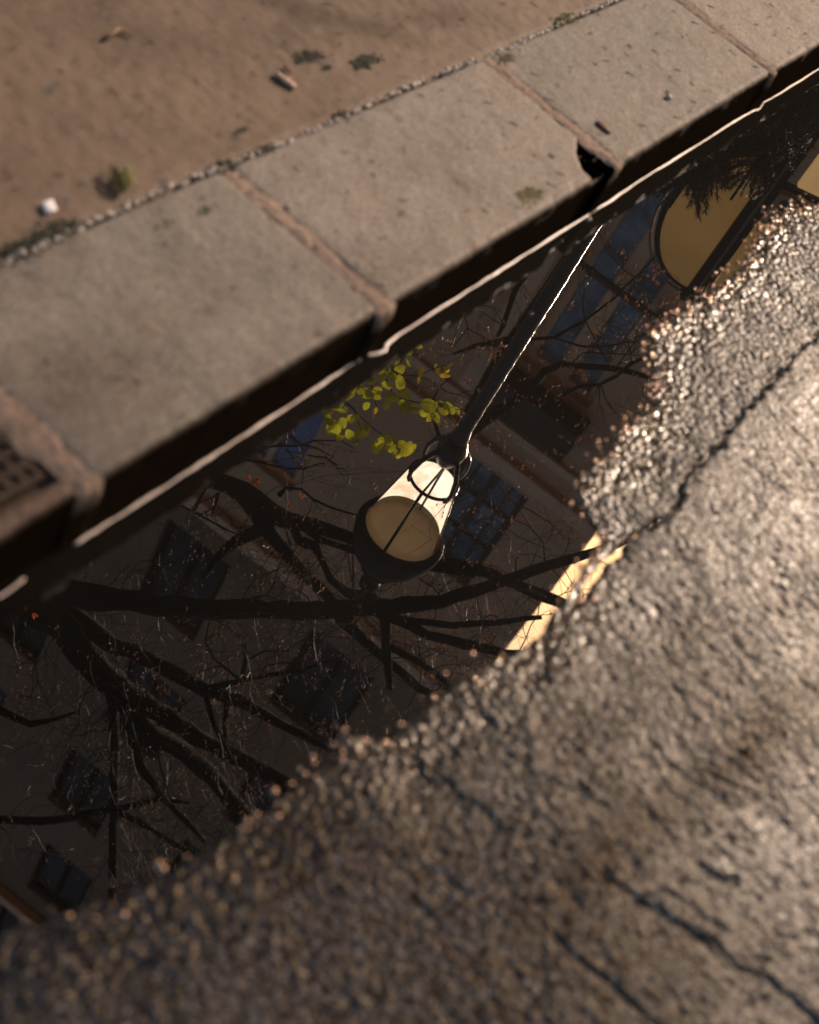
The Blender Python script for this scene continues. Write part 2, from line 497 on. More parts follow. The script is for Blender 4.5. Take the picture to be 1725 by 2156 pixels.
# ------------------------------------------------------------------ pavement
KW = .362
cs, ds = axis(-.9, 4.3, .006, 90); cn, dn = axis(KW + .004, 1.5, .006, 90)
S = np.concatenate([(cs[0] - ds)[::-1], cs, cs[-1] + ds]); N = -np.concatenate([cn, cn[-1] + dn])
s2, n2 = np.meshgrid(S, N, indexing='ij')
z = ZC - .002 + .006 * (fbm(s2 * 5, n2 * 5, 77) - .5) + .0022 * (fbm(s2 * 45, n2 * 45, 78) - .5) * 2
z -= .010 * np.exp(-((-n2 - KW) / .010) ** 2)
co = K0[None, :] + s2.ravel()[:, None] * KD + n2.ravel()[:, None] * KN; co[:, 2] = z.ravel()
pav = grid_obj('pavement', co, len(S), len(N), PAVE, flip=False)
tag(pav, kind='structure')

# ------------------------------------------------------------------ kerb stones
def kerb(s0, s1, mat, label, seed, hole=None, recess=None, step=.005):
    sv = np.linspace(s0, s1, max(8, int((s1 - s0) / step)))
    back, face = -KW, 0.0
    prof = []
    for n_ in np.arange(back, face - .016, step): prof.append((n_, ZC))
    prof = [(back, -.08), (back, ZC - .01)] + [(back + .003, ZC - .002)] + prof[1:]
    for a in np.linspace(0, 90, 8): prof.append((face - .016 + .016 * math.sin(math.radians(a)), ZC - .016 + .016 * math.cos(math.radians(a))))
    for z_ in np.arange(ZC - .024, -.04, -.008): prof.append((face + .0, z_))
    prof.append((face, -.08))
    prof = np.array(prof)
    s2, k2 = np.meshgrid(sv, np.arange(len(prof)), indexing='ij')
    n2 = prof[k2, 0]; z2 = prof[k2, 1].copy()
    path = np.concatenate([[0], np.cumsum(np.hypot(np.diff(prof[:, 0]), np.diff(prof[:, 1])))])[k2]
    wob = (fbm(s2 * 22, path * 22, seed) - .5) * .0045 + (fbm(s2 * 80, path * 80, seed + 9, 3) - .5) * .0012
    edge = np.exp(-((n2 - face) / .03) ** 2 - ((z2 - ZC) / .04) ** 2)
    wob = wob * (1 + .7 * edge)
    end = np.minimum(s2 - s0, s1 - s2)
    rnd = -.006 * np.exp(-end / .006)
    top = (z2 > ZC - .02)
    z2 = z2 + np.where(top, wob + rnd, 0)
    n2 = n2 + np.where((n2 > -.02), wob * np.where(z2 > .085, .8, .35) + rnd * .6, 0)
    if hole is not None:
        m_ = inside(s2, n2 - .0, hole)
        dd = dist_poly(s2, n2, hole + hole[:1])
        z2 = np.where(m_ & top, z2 - np.clip(dd * 25, 0, .11), z2)
        n2 = np.where(m_ & (n2 > -.03), n2 - .012, n2)
    if recess is not None:
        m_ = (s2 > recess[0]) & (s2 < recess[1]) & (n2 > recess[2]) & (n2 < recess[3])
        z2 = np.where(m_ & top, z2 - .020, z2)
    co = K0 + s2.ravel()[:, None] * KD + n2.ravel()[:, None] * KN; co[:, 2] = z2.ravel()
    o = grid_obj('kerb_stone', co, len(sv), len(prof), mat, flip=True)
    me = o.data
    tag(o, label, 'kerb stone', 'kerb stones along the puddle')
    return o

def mortar(s0, parent, w_=.024, seed=1, lip=.012):
    """rough tan mortar proud of the stones, running down the face"""
    vals = np.arange(-KW, .0, .006)
    prof = [(v, ZC) for v in vals] + [(.004 + lip * .4, ZC - .006), (.004 + lip, ZC - .02)] + [(.004 + lip * (1 - i / 6), ZC - .03 - i * .018) for i in range(6)]
    prof = np.array(prof); nv = 9
    k2, j2 = np.meshgrid(np.arange(len(prof)), np.arange(nv), indexing='ij')
    u = (j2 / (nv - 1) - .5) * 2
    p0 = np.arange(len(prof)) * .006
    cen = (vnoise(p0 * 18, p0 * 0 + seed, seed) - .5) * .012
    wid = w_ * (.70 + .40 * vnoise(p0 * 30, p0 * 0 + 3, seed + 1))
    s_ = s0 + cen[k2] + u * wid[k2]
    hgt = (.0009 * (1 - u * u)) - .003 * np.abs(u) ** 3 - .0012 + (vnoise(k2 * .9, j2 * 1.3, seed + 5) - .5) * .007
    n_ = prof[k2, 0] + np.where(prof[k2, 0] > 0, hgt, 0); z_ = prof[k2, 1] + np.where(prof[k2, 0] <= 0.001, hgt, 0)
    co = K0 + s_.ravel()[:, None] * KD + n_.ravel()[:, None] * KN; co[:, 2] = z_.ravel()
    o = grid_obj('mortar_joint', co, len(prof), nv, MORTAR, parent)
    return o

j = [0.0, .662, 1.486, 2.309, 3.12]
g = .012
hole = [SN(x, y, ZC) for x, y in [(1216, 292), (1250, 288), (1300, 325), (1345, 355), (1370, 385), (1300, 410), (1262, 402), (1246, 375), (1228, 360), (1214, 325)]]
gc = SN(118, 1000, ZC)
rec = (gc[0] - .46, gc[0], -.335, gc[1])
st = [kerb(-.80, j[0] - g, KERB_C, 'pinkish brown kerb unit with a ribbed iron cover let into it', 101, recess=(rec[0], rec[1] + .006, rec[2] - .006, rec[3] + .006)),
      kerb(j[0] + g, j[1] - g, KERB, 'plain grey brown kerb stone next to the unit with the iron cover', 102),
      kerb(j[1] + g, j[2] - g, KERB_B, 'kerb stone with a black broken corner and an olive moss patch', 103, hole=hole),
      kerb(j[2] + g, j[3] - g, KERB, 'grey kerb stone with a small pit holding a pebble', 104),
      kerb(j[3] + g, j[4] - g, KERB_B, 'warm grey kerb stone in the top right corner beyond the last mortar joint', 105)]
for q, (sj, lip) in enumerate(zip(j[:4], (.004, .006, .001, .002))):
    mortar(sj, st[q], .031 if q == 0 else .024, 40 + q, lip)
# the kerb goes on out of the frame both ways
for s0, s1 in ((-30, -.82), (3.14, 40)):
    b = MB(); b.box(W((s0 + s1) / 2, -KW / 2, ZC / 2 - .02), KD * (s1 - s0) / 2, KN * KW / 2, (0, 0, ZC / 2 + .02))
    tag(b.build('kerb', KERB), kind='structure')

# bedding under the stones and in the joints
b = MB(); b.box(W(1.15, -KW / 2 - .003, -.046), KD * 1.98, KN * (KW / 2 - .006), (0, 0, .05))
for q in j[:4]: b.box(W(q, -KW / 2 - .004, .052), KD * .014, KN * (KW / 2 - .012), (0, 0, .056))
tag(b.build('kerb_bed', simple('black_bedding', (.006, .005, .004), 1, .3, 40, 0, 0, 0)), kind='structure')

# iron cover
cv = empty('iron_cover', W((rec[0] + rec[1]) / 2, (rec[2] + rec[3]) / 2, ZC - .02))
tag(cv, 'brown rusty ribbed cast iron drain cover let into the kerb at the left edge', 'drain cover')
b = MB(); b.box(W((rec[0] + rec[1]) / 2, (rec[2] + rec[3]) / 2, ZC - .014), KD * (rec[1] - rec[0] - .012) / 2, KN * (rec[3] - rec[2] - .016) / 2, (0, 0, .004))
b.build('plate', CAST, cv)
b = MB()
ns, nn_ = 19, 11
for a in range(ns + 1):
    s_ = rec[0] + .012 + (rec[1] - rec[0] - .024) * a / ns
    b.box(W(s_, (rec[2] + rec[3]) / 2, ZC - .0075), KD * .0035, KN * (rec[3] - rec[2] - .022) / 2, (0, 0, .0025))
for a in range(nn_ + 1):
    n_ = rec[2] + .012 + (rec[3] - rec[2] - .024) * a / nn_
    b.box(W((rec[0] + rec[1]) / 2, n_, ZC - .0070), KD * (rec[1] - rec[0] - .022) / 2, KN * .0045, (0, 0, .0034))
b.build('ribs', CAST, cv)

# pale bead painted as the meniscus glint where water meets the kerb
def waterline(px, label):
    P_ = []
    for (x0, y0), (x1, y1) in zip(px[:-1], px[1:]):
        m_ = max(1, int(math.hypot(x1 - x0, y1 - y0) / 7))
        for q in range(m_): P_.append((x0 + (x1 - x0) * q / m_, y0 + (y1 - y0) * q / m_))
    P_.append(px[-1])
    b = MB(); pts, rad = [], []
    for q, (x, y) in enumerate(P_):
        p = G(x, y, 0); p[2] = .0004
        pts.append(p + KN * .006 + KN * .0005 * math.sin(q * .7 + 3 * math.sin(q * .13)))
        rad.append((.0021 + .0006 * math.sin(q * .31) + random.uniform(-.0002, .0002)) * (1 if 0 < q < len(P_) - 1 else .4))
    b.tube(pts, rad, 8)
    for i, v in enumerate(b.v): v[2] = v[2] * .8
    o = b.build('water_edge_glint', GLINT, None, True)
    return tag(o, label, 'scum line', 'pale lines where the puddle meets the kerb')  # the 'scum line' is a pale bead painted as the meniscus glint
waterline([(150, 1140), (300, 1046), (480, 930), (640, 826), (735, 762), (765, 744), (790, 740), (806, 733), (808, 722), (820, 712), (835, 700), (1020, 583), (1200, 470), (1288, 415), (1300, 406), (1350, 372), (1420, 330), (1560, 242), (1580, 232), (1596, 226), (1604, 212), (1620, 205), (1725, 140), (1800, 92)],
          'long pale painted meniscus glint along the kerb from top right to lower left')
waterline([(-80, 1293), (0, 1246), (46, 1211)], 'short pale end of the painted glint at the left edge beyond the gap')

# ------------------------------------------------------------------ grit in the seam, moss, litter
b = MB()
s_ = -.7
while s_ < 3.9:
    jit = .004 * math.sin(s_ * 9)
    b.blob(W(s_, -KW - .003 + jit + random.uniform(-.004, .003), ZC + random.uniform(-.004, .001)), random.uniform(.0025, .0062), (1, 1, .7), jit=.2)
    s_ += random.uniform(.004, .013)
o = b.build('seam_grit', SEAM, None, True); tag(o, 'pale pebbly grit packed in the seam behind the kerb stones', 'grit', kind='stuff')

def moss(x, y, rad, label, mat=MOSS, n=160, flat=.5):
    c = G(x, y, ZC); b = MB()
    for _ in range(n):
        a = random.uniform(0, 6.28); r_ = rad * math.sqrt(random.random()) * random.uniform(.5, 1.1)
        q = c + KD * math.cos(a) * r_ * 1.5 + KN * math.sin(a) * r_ * .6
        b.blob((q[0], q[1], ZC - .003 + random.uniform(0, .003)), random.uniform(.0015, .0045), (1, 1, flat), 5, 3, .3)
    o = b.build('moss_clump', mat); tag(o, label, 'moss', 'dark moss on the kerb and pavement')
moss(112, 488, .042, 'large dark moss clump behind the kerb near the left edge')
moss(52, 522, .040, 'dark moss clump at the left edge where the seam leaves the photo')
moss(470, 352, .024, 'black moss clump where the second mortar joint meets the seam')
moss(1070, 122, .026, 'green brown moss clump at the top of the third mortar joint', MOSS2)
moss(1195, 42, .034, 'olive moss tuft on the seam near the top edge', MOSS2, 260)
moss(560, 315, .018, 'small black moss spots on the seam below the dark stains', n=60)
moss(720, 240, .014, 'tiny black moss spots on the middle of the seam', n=40)
moss(650, 118, .030, 'black ragged stain on the brown pavement, left one of two', n=120, flat=.25)
moss(690, 140, .010, 'small black fleck right of the left ragged stain', n=30, flat=.25)
moss(775, 127, .032, 'black ragged stain on the brown pavement, right one of two', n=140, flat=.25)
moss(507, 275, .013, 'small round dark ring stain on the pavement', n=50, flat=.3)
moss(1112, 415, .036, 'olive brown moss patch near the kerb edge left of the broken corner', MOSS2, 700, .25)
moss(430, 443, .015, 'dark moss speckles left of the second mortar joint', n=45, flat=.3)
moss(345, 478, .020, 'dark moss speckles on the kerb below the seam', n=45, flat=.25)

def chip(name, px, rad, mat, label, cat, z=ZC, sq=(1.6, .7, .3), rot=0.0, n=7, m_=5):
    c = G(px[0], px[1], z + .003)
    R_ = np.array(Matrix.Rotation(math.atan2(KD[1], KD[0]) + rot, 3, 'Z'))
    b = MB(); b.blob((c[0], c[1], z + .003), rad, sq, n, m_, .18, R_)
    return tag(b.build(name, mat, None, True), label, cat)
PAPER = simple('white_paper', (.62, .60, .60), .7, .1, 80)
PETAL = simple('pale_pink_petal', (.38, .25, .19), .6, .25, 80)
WOOD = simple('tan_wood', (.24, .15, .09), .7, .3, 60)
REDBARK = simple('red_brown_bark', (.12, .05, .03), .7, .3, 60)
chip('paper_scrap', (105, 435), .0155, PAPER, 'small white paper scrap on the pavement near the left edge', 'paper', sq=(1.1, .9, .25), n=4, rot=.6)
chip('petal', (600, 168), .018, PETAL, 'pale pinkish long petal on the brown pavement', 'petal', rot=1.7, sq=(1.5, .55, .3))
chip('seed_husk', (608, 152 - 5), .008, REDBARK, 'tiny brown husk just above the pale petal', 'husk', rot=1.5)
chip('seed_husk', (609, 134 + 300), .006, WOOD, 'tiny tan husk on the pavement above the seam', 'husk')
chip('bark_chip', (1272, 268), .014, REDBARK, 'red brown bark chip beside the third mortar joint', 'bark chip', rot=1.4)
chip('pebble', (1408, 205), .009, SEAM, 'pale round pebble lying in the pit of the kerb stone', 'pebble', sq=(1, 1, .8))
moss(1404, 196, .010, 'dark rim of the pit around the pebble', MOSS, 60, .25)
chip('pebble', (1240, 252 + 210), .005, SEAM, 'tiny pale pebble on the kerb above the olive moss patch', 'pebble', sq=(1, 1, .8))
# bent tan stick
b = MB()
b.tube([G(222, 82, ZC + .004), G(240, 68, ZC + .006), G(252, 62, ZC + .006), G(268, 66, ZC + .005), G(281, 76, ZC + .004)], [.0035, .0048, .004, .0036, .002], 6, .15)
tag(b.build('bent_stick', WOOD, None, True), 'bent tan stick lying on the pavement at the upper left', 'stick')
# fir sprig
fs = empty('fir_sprig', G(255, 395, ZC + .004)); tag(fs, 'small green fir sprig lying on the pavement', 'fir sprig')
b = MB(); nb = MB()
stem = [G(262, 408, ZC + .006), G(258, 392, ZC + .010), G(252, 372, ZC + .008)]
b.tube(stem, [.0016, .0013, .0008], 5)
for side in (-1, 1):
    for q in range(16):
        t_ = q / 15; p0 = np.array(stem[0]) * (1 - t_) + np.array(stem[2]) * t_
        p0 = p0 + np.array([0, 0, .003])
        e = G(258 - 4 * t_ * 1 + side * (34 - 10 * t_), 400 - 40 * t_ - 14 - 8 * random.random(), ZC + .006 + .01 * random.random())
        nb.tube([p0, (p0 + e) / 2 + np.array([0, 0, .004]), e], [.0012, .0013, .0004], 4)
b.build('stem', WOOD, fs); nb.build('needles', NEEDLE_DRY, fs)
# fine litter nobody could count
b = MB()
for _ in range(420):
    s_, n_ = random.uniform(.1, 3.5), random.uniform(-1.05, -.01)
    p = W(s_, n_, ZC + .0015); a = random.gauss(1.1, .7); L = random.uniform(.002, .010)
    dv = KD * math.cos(a) * L + KN * math.sin(a) * L
    b.tube([p - dv, p + dv * .2 + np.array([0, 0, .001]), p + dv], [.0005, random.uniform(.0008, .0016), .0004], 4)
o = b.build('fine_litter', WOOD); tag(o, 'fine tan straw and husks scattered over pavement and kerb', 'litter', kind='stuff')
b = MB()
for _ in range(240):
    s_, n_ = random.uniform(.1, 3.5), random.uniform(-1.05, -.01)
    p = W(s_, n_, ZC + .0012); a = random.gauss(1.1, .6); L = random.uniform(.003, .012)
    dv = KD * math.cos(a) * L + KN * math.sin(a) * L
    b.tube([p - dv, p + dv], [.0012, .0005], 4)
o = b.build('dark_litter', MOSS); tag(o, 'dark twig crumbs scattered over pavement and kerb', 'litter', kind='stuff')

# twigs lying on the road
def rtwig(pxs, rads, label):
    b = MB()
    for path in pxs:
        b.tube([G(x, y, .034) for x, y in path], rads[:len(path)] if len(path) <= len(rads) else [rads[0]] * len(path), 5, .2)
    tag(b.build('twig', BARK), label, 'twig', 'twigs lying on the road')
rtwig([[(1552, 1576), (1568, 1584), (1590, 1608), (1617, 1630)], [(1568, 1584), (1579, 1574)]], [.003, .0034, .0022, .0016], 'dark forked twig on the sunlit road at the right')
rtwig([[(1477, 1612), (1500, 1630), (1540, 1650), (1595, 1670)]], [.0028, .0030, .0022, .0016], 'dark straight twig on the road below the forked twig')
rtwig([[(1640, 685), (1655, 694), (1665, 697)]], [.0020, .0020, .0015], 'short dark twig on the bright road near the right edge')

# wet gravel grains along the shore: too many to count
b = MB(); bright = MB()
for (s0, n0), (s1, n1) in zip(shore[2:-2], shore[3:-1]):
    L = math.hypot(s1 - s0, n1 - n0)
    for _ in range(int(L * (560 if s0 > .9 else 300 if s0 > .55 else 110))):
        t_ = random.random(); nx, ny = -(n1 - n0) / L, (s1 - s0) / L
        off = random.gauss(.008, .018)
        q = W(s0 + (s1 - s0) * t_ + nx * off, n0 + (n1 - n0) * t_ + ny * off, random.uniform(-.001, .0035))
        b.blob(q, .0014 + .0048 * random.random() ** 2, (1, 1, random.uniform(.4, .7)), 8, 6, .05)
GRIT = simple('wet_grit', (.060, .045, .034), .10, .5, 300, 0, 0, .5); GRIT.node_tree.nodes['Principled BSDF'].inputs['IOR'].default_value = 3.6; GRIT.node_tree.nodes['Principled BSDF'].inputs['Specular Tint'].default_value = (1, .74, .60, 1)
o = b.build('shore_grit', GRIT, None, True); tag(o, 'wet gravel grains along the ragged edge of the puddle', 'grit', kind='stuff')

# ------------------------------------------------------------------ street lamp (mirrored in the puddle)
LX, LY = .017, 5.065
lamp = empty('street_lamp', (LX, LY, ZC)); tag(lamp, 'street lamp with a sunlit glow put into its tapered glass lantern on a black iron post', 'street lamp')
b = MB(); prof = [(.13, ZC), (.13, ZC + .10), (.10, ZC + .14), (.075, ZC + .4), (.052, ZC + .46), (.056, ZC + .5), (.040, ZC + .55), (.037, 1.2)]
zz = 1.2
while zz < 2.68:
    zz += .022; prof.append((.036 - .003 * (zz - 1.2) / 1.5 + random.uniform(-.0016, .0016), zz))
prof += [(.042, 2.74), (.046, 2.77), (.038, 2.80)]
b.lathe((LX, LY), prof, 32)
b.build('post', POST, lamp, True)
b = MB(); b.lathe((LX, LY), [(.05, 2.78), (.060, 2.80), (.074, 2.84), (.070, 2.88), (.055, 2.92), (.035, 2.95), (.02, 2.955), (0, 2.955)], 24)
b.build('capital', POST, lamp, True)
R0, R1, Z0, Z1, ZB = .124, .192, 3.07, 3.47, 3.425
def rad_at(z_): return R0 + (R1 - R0) * (z_ - Z0) / (Z1 - Z0)
VIEW = math.atan2(-LY, -LX)       # azimuth that faces the puddle
b = MB()
for q in range(4):
    an = VIEW + math.radians(45 + 90 * q)
    ex = np.array([math.cos(an), math.sin(an), 0])
    pts = [np.array([LX, LY, 0]) + ex * r_ + np.array([0, 0, z_]) for r_, z_ in ((.04, 2.84), (.09, 2.87), (.135, 2.93), (.155, 3.0), (.150, 3.05), (.138, 3.07))]
    b.tube(pts, [.013, .013, .012, .011, .010, .009], 8)
b.build('cradle', POST, lamp, True)
b = MB()
ring = [(LX + R0 * math.cos(a), LY + R0 * math.sin(a), Z0) for a in np.linspace(0, 2 * math.pi, 37)]
b.tube(ring, [.0085] * 37, 8)
b.build('ring', POST, lamp, True)
b = MB()
for q in range(4):
    an = VIEW + math.radians(-6 + 90 * q)
    ex = np.array([math.cos(an), math.sin(an), 0]); c0 = np.array([LX, LY, 0])
    b.tube([c0 + ex * (rad_at(z_) + .003) + np.array([0, 0, z_]) for z_ in (Z0, (Z0 + Z1) / 2, Z1)], [.0085 if q in (0, 2) else .004] * 3, 6)
b.tube([(LX + math.cos(VIEW - .1) * R0, LY + math.sin(VIEW - .1) * R0, Z0), (LX - math.cos(VIEW - .1) * R0, LY - math.sin(VIEW - .1) * R0, Z0)], [.006, .006], 6)
b.build('glazing_bars', POST, lamp, True)
def lantern_mat(name, colr, e_in, clear, colr_out=None):
    m = M(name)
    f = m.noise(9, 5, .65, dist=.8)
    cc = m.mix(m.ramp(f, [(.45, 0.0), (.72, .8)]), colr, tuple(x * y for x, y in zip(colr, (.62, .45, .30))))
    em = m.n.new('ShaderNodeEmission'); m.l.new(cc, em.inputs[0]); em.inputs[1].default_value = e_in
    tr = m.n.new('ShaderNodeBsdfTransparent'); tr.inputs[0].default_value = (1, .98, .94, 1)
    em2 = m.n.new('ShaderNodeEmission'); em2.inputs[0].default_value = (*(colr_out or colr), 1); em2.inputs[1].default_value = min(e_in, .3)
    mo = m.n.new('ShaderNodeMixShader'); mo.inputs[0].default_value = clear
    m.l.new(em2.outputs[0], mo.inputs[1]); m.l.new(tr.outputs[0], mo.inputs[2])
    mx = m.n.new('ShaderNodeMixShader'); m.l.new(m.geo.outputs['Backfacing'], mx.inputs[0])
    m.l.new(mo.outputs[0], mx.inputs[1]); m.l.new(em.outputs[0], mx.inputs[2]); m.l.new(mx.outputs[0], m.out.inputs[0])
    return m.m
SUN_GLOW = lantern_mat('sun_glow_glass', (1.0, .79, .58), 2.2, .94)  # emission stands in for sunlight coming through the glass
DOME_SHADE = lantern_mat('dome_shade_band', (.22, .155, .055), .40, .88, (.30, .185, .04))  # shade of the dome on the upper glass, put into the colour
b = MB(); b.lathe((LX, LY), [(rad_at(z_), z_) for z_ in np.linspace(Z0 + .004, ZB, 6)], 40)
b.build('glass', SUN_GLOW, lamp, True)
b = MB(); b.lathe((LX, LY), [(rad_at(z_), z_) for z_ in np.linspace(ZB, Z1, 5)], 40)
tag(b.build('upper_glass', DOME_SHADE, lamp, True), 'upper band of the lantern glass with the dome shade in its olive colour')
b = MB(); b.lathe((LX, LY), [(.199, Z1 - .006), (.228, Z1 + .004), (.238, Z1 + .025), (.236, Z1 + .05), (.220, Z1 + .12), (.185, Z1 + .20), (.135, Z1 + .26), (.100, Z1 + .285), (.108, Z1 + .31), (.09, Z1 + .34), (.055, Z1 + .37), (0, Z1 + .375)], 36)
b.build('dome', IRON, lamp, True)
b = MB(); b.lathe((LX, LY), [(0, Z1 + .03), (.10, Z1 + .02), (.198, Z1 - .006)], 36); b.build('dome_underside', simple('shaded_underside', (.065, .036, .004), .6, .2, 9), lamp, True)  # underside of the dome coloured olive to carry the same shade
b = MB(); b.lathe((LX, LY), [(.04, Z1 + .36), (.03, Z1 + .40), (.055, Z1 + .44), (.05, Z1 + .48), (.018, Z1 + .52), (.012, Z1 + .60), (0, Z1 + .62)], 20)
b.build('finial', IRON, lamp, True)

# ------------------------------------------------------------------ trees over the puddle
def subdiv(px, step=26):
    out = []
    for (x0, y0, w0, t0), (x1, y1, w1, t1) in zip(px[:-1], px[1:]):
        m_ = max(1, int(math.hypot(x1 - x0, y1 - y0) / step))
        for q in range(m_):
            k_ = q / m_; out.append((x0 + (x1 - x0) * k_ + random.gauss(0, 1.0), y0 + (y1 - y0) * k_ + random.gauss(0, 1.0), w0 + (w1 - w0) * k_, t0 + (t1 - t0) * k_))
    out.append(px[-1]); return out

def limb_pts(px, t0, t1):
    n_ = len(px); full = []
    for i, (x, y, w_) in enumerate(px): full.append((x, y, w_, t0 + (t1 - t0) * i / max(1, n_ - 1)))
    sp = subdiv(full)
    pts = [RP(x, y, t_) for x, y, w_, t_ in sp]; rad = [w_ / 2 / FPX * t_ for x, y, w_, t_ in sp]
    return pts, rad

BUDS = .34
def grow(b, buds, p, d_, r_, L, depth):
    """a wandering twig"""
    pts, rad = [p], [r_]; n_ = random.randint(5, 8); sl = L / n_
    d_ = d_ / np.linalg.norm(d_)
    for i in range(n_):
        d_ = d_ + np.array([random.gauss(0, .28), random.gauss(0, .28), random.gauss(.02, .22)]); d_ /= np.linalg.norm(d_)
        p = p + d_ * sl; pts.append(p); rad.append(r_ * (1 - .75 * (i + 1) / n_))
        if depth > 0 and random.random() < .6:
            s_ = d_ + np.array([random.gauss(0, .8) for _ in range(3)])
            grow(b, buds, p, s_, r_ * .6, L * random.uniform(.35, .65), depth - 1)
        if depth == 0 and random.random() < BUDS:
            q = p + np.array([0, 0, -.008])
            buds.blob(q, random.uniform(.003, .007), (random.uniform(.3, .8), .4, random.uniform(1.0, 2.6)), 4, 3, .45)
    b.tube(pts, rad, 4 if r_ < .004 else 5, 0, False)

def tree(name, label, limbs, twigs_px, trunk_xy, trunk_top, trunk_r, ntw, seed, tw_len=.55, group=None):
    random.seed(seed)
    t = empty(name, (trunk_xy[0], trunk_xy[1], ZC)); tag(t, label, 'tree', group)
    b = MB(); hz = np.linspace(ZC - .05, trunk_top[2], 14)
    pts = []
    for i, z_ in enumerate(hz):
        k_ = i / 13; pts.append(np.array([trunk_xy[0] + (trunk_top[0] - trunk_xy[0]) * k_ ** 2 + .02 * math.sin(i), trunk_xy[1] + (trunk_top[1] - trunk_xy[1]) * k_ ** 2, z_]))
    b.tube(pts, [trunk_r * (1.35 if i == 0 else 1.0) * (1 - .25 * i / 13) for i in range(14)], 14, .05)
    b.build('trunk', BARK, t, True)
    tw, bd = MB(), MB()
    for px, t0, t1 in limbs:
        pts, rad = limb_pts(px, t0, t1)
        b = MB(); b.tube(pts, rad, 9, .17); b.build('limb', BARK, t, True)
        m_ = len(pts); Ltot = sum(np.linalg.norm(pts[i + 1] - pts[i]) for i in range(m_ - 1))
        for _ in range(int(ntw * Ltot)):
            i = random.randint(1, m_ - 2) if m_ > 2 else 0
            dv = pts[i + 1] - pts[i]; dv /= np.linalg.norm(dv) + 1e-9
            side = np.array([random.gauss(0, 1) for _ in range(3)]); side -= dv * (side @ dv); side /= np.linalg.norm(side) + 1e-9
            grow(tw, bd, pts[i] + side * rad[i] * .8, side + dv * random.uniform(0, .9), random.uniform(.0022, .0045), tw_len * random.uniform(.5, 1.3), 2)
    for px, tt in twigs_px:
        pts, rad = limb_pts(px, tt, tt + random.uniform(-.1, .1)); tw.tube(pts, rad, 5, .1)
        i = len(pts) // 2
        for _ in range(2):
            i = random.randint(0, len(pts) - 2)
            grow(tw, bd, pts[i], (pts[i + 1] - pts[i]) + np.array([random.gauss(0, .03) for _ in range(3)]), max(.0016, rad[i] * .6), .22, 1)
    o = tw.build('twigs', TWIG, t); tag(o, kind='stuff')
    o = bd.build('buds', BUD, t); tag(o, kind='stuff')
    return t

A0 = RP(60, 1240, 7.4)
limbsA = [([(60, 1236, 66), (131, 1248, 60), (250, 1263, 48), (450, 1284, 42), (650, 1284, 38), (800, 1278, 36), (930, 1265, 30), (1020, 1240, 27), (1090, 1213, 25), (1180, 1182, 21), (1247, 1166, 19), (1330, 1135, 15)], 7.4, 7.0),
          ([(30, 1236, 84), (131, 1318, 66), (207, 1413, 60), (263, 1459, 56), (338, 1500, 40), (413, 1549, 36), (488, 1590, 34), (560, 1625, 34), (680, 1700, 26)], 7.4, 9.5),
          ([(60, 1240, 50), (150, 1292, 42), (225, 1350, 36), (300, 1383, 32), (376, 1421, 34), (432, 1455, 32), (507, 1477, 26), (582, 1519, 20), (700, 1580, 14)], 7.4, 9.0),
          ([(240, 1440, 44), (263, 1481, 42), (319, 1545, 40), (394, 1586, 38), (451, 1639, 36), (507, 1714, 34), (560, 1790, 30)], 8.0, 10.0),
          ([(232, 1440, 24), (240, 1500, 22), (240, 1601, 21), (240, 1714, 20), (237, 1872, 18), (236, 1985, 16)], 8.0, 11.0),
          ([(258, 1480, 24), (270, 1526, 20), (293, 1609, 18), (338, 1673, 15), (379, 1714, 13), (430, 1770, 11)], 8.0, 9.5),
          ([(-40, 1725, 18), (113, 1729, 16), (188, 1714, 15), (233, 1703, 14), (263, 1699, 13), (338, 1684, 10), (400, 1690, 6)], 9.5, 9.8),
          ([(240, 1704, 12), (319, 1744, 13), (376, 1782, 11), (440, 1812, 8)], 9.8, 10.2),
          ([(-40, 1475, 16), (64, 1526, 14), (113, 1515, 10), (160, 1500, 6)], 9.5, 9.5),
          ([(432, 1460, 12), (451, 1526, 11), (473, 1567, 9), (490, 1600, 6)], 8.2, 8.4),
          ([(478, 1480, 11), (474, 1530, 10), (476, 1580, 8)], 8.3, 8.4),
          ([(430, 1452, 14), (507, 1434, 14), (518, 1398, 11), (515, 1352, 8)], 8.2, 8.2),
          ([(503, 1436, 12), (563, 1421, 11), (638, 1411, 9), (700, 1390, 5)], 8.2, 8.2),
          ([(715, 1300, 26), (770, 1350, 22), (815, 1390, 20), (882, 1448, 19), (940, 1480, 18), (1000, 1530, 14)], 7.2, 8.2),
          ([(800, 1290, 26), (836, 1305, 24), (898, 1336, 22), (1003, 1361, 22), (1060, 1374, 20), (1150, 1390, 14)], 7.2, 7.6),
          ([(830, 1300, 18), (900, 1312, 15), (982, 1315, 14), (1070, 1308, 13), (1140, 1300, 10)], 7.3, 7.5),
          ([(811, 1290, 24), (812, 1340, 22), (815, 1392, 20), (822, 1450, 12)], 7.2, 7.6),
          ([(820, 1362, 14), (882, 1394, 14), (940, 1436, 13), (985, 1480, 9)], 7.4, 7.8)]
twA = [([(500, 1282, 4), (536, 1258, 4), (559, 1254, 4), (579, 1260, 3), (586, 1275, 2)], 7.3),
       ([(559, 1254, 4), (576, 1233, 3), (581, 1205, 3), (596, 1175, 2)], 7.3),
       ([(507, 1432, 7), (475, 1405, 6), (451, 1383, 6), (432, 1350, 5), (440, 1310, 3)], 8.0),
       ([(517, 1390, 6), (560, 1370, 5), (600, 1372, 4), (640, 1345, 3), (690, 1332, 2)], 8.0),
       ([(540, 1430, 5), (560, 1400, 4), (600, 1395, 3), (650, 1410, 2)], 8.0),
       ([(330, 1570, 5), (345, 1640, 4), (362, 1690, 3)], 8.4)]
BUDS = .17
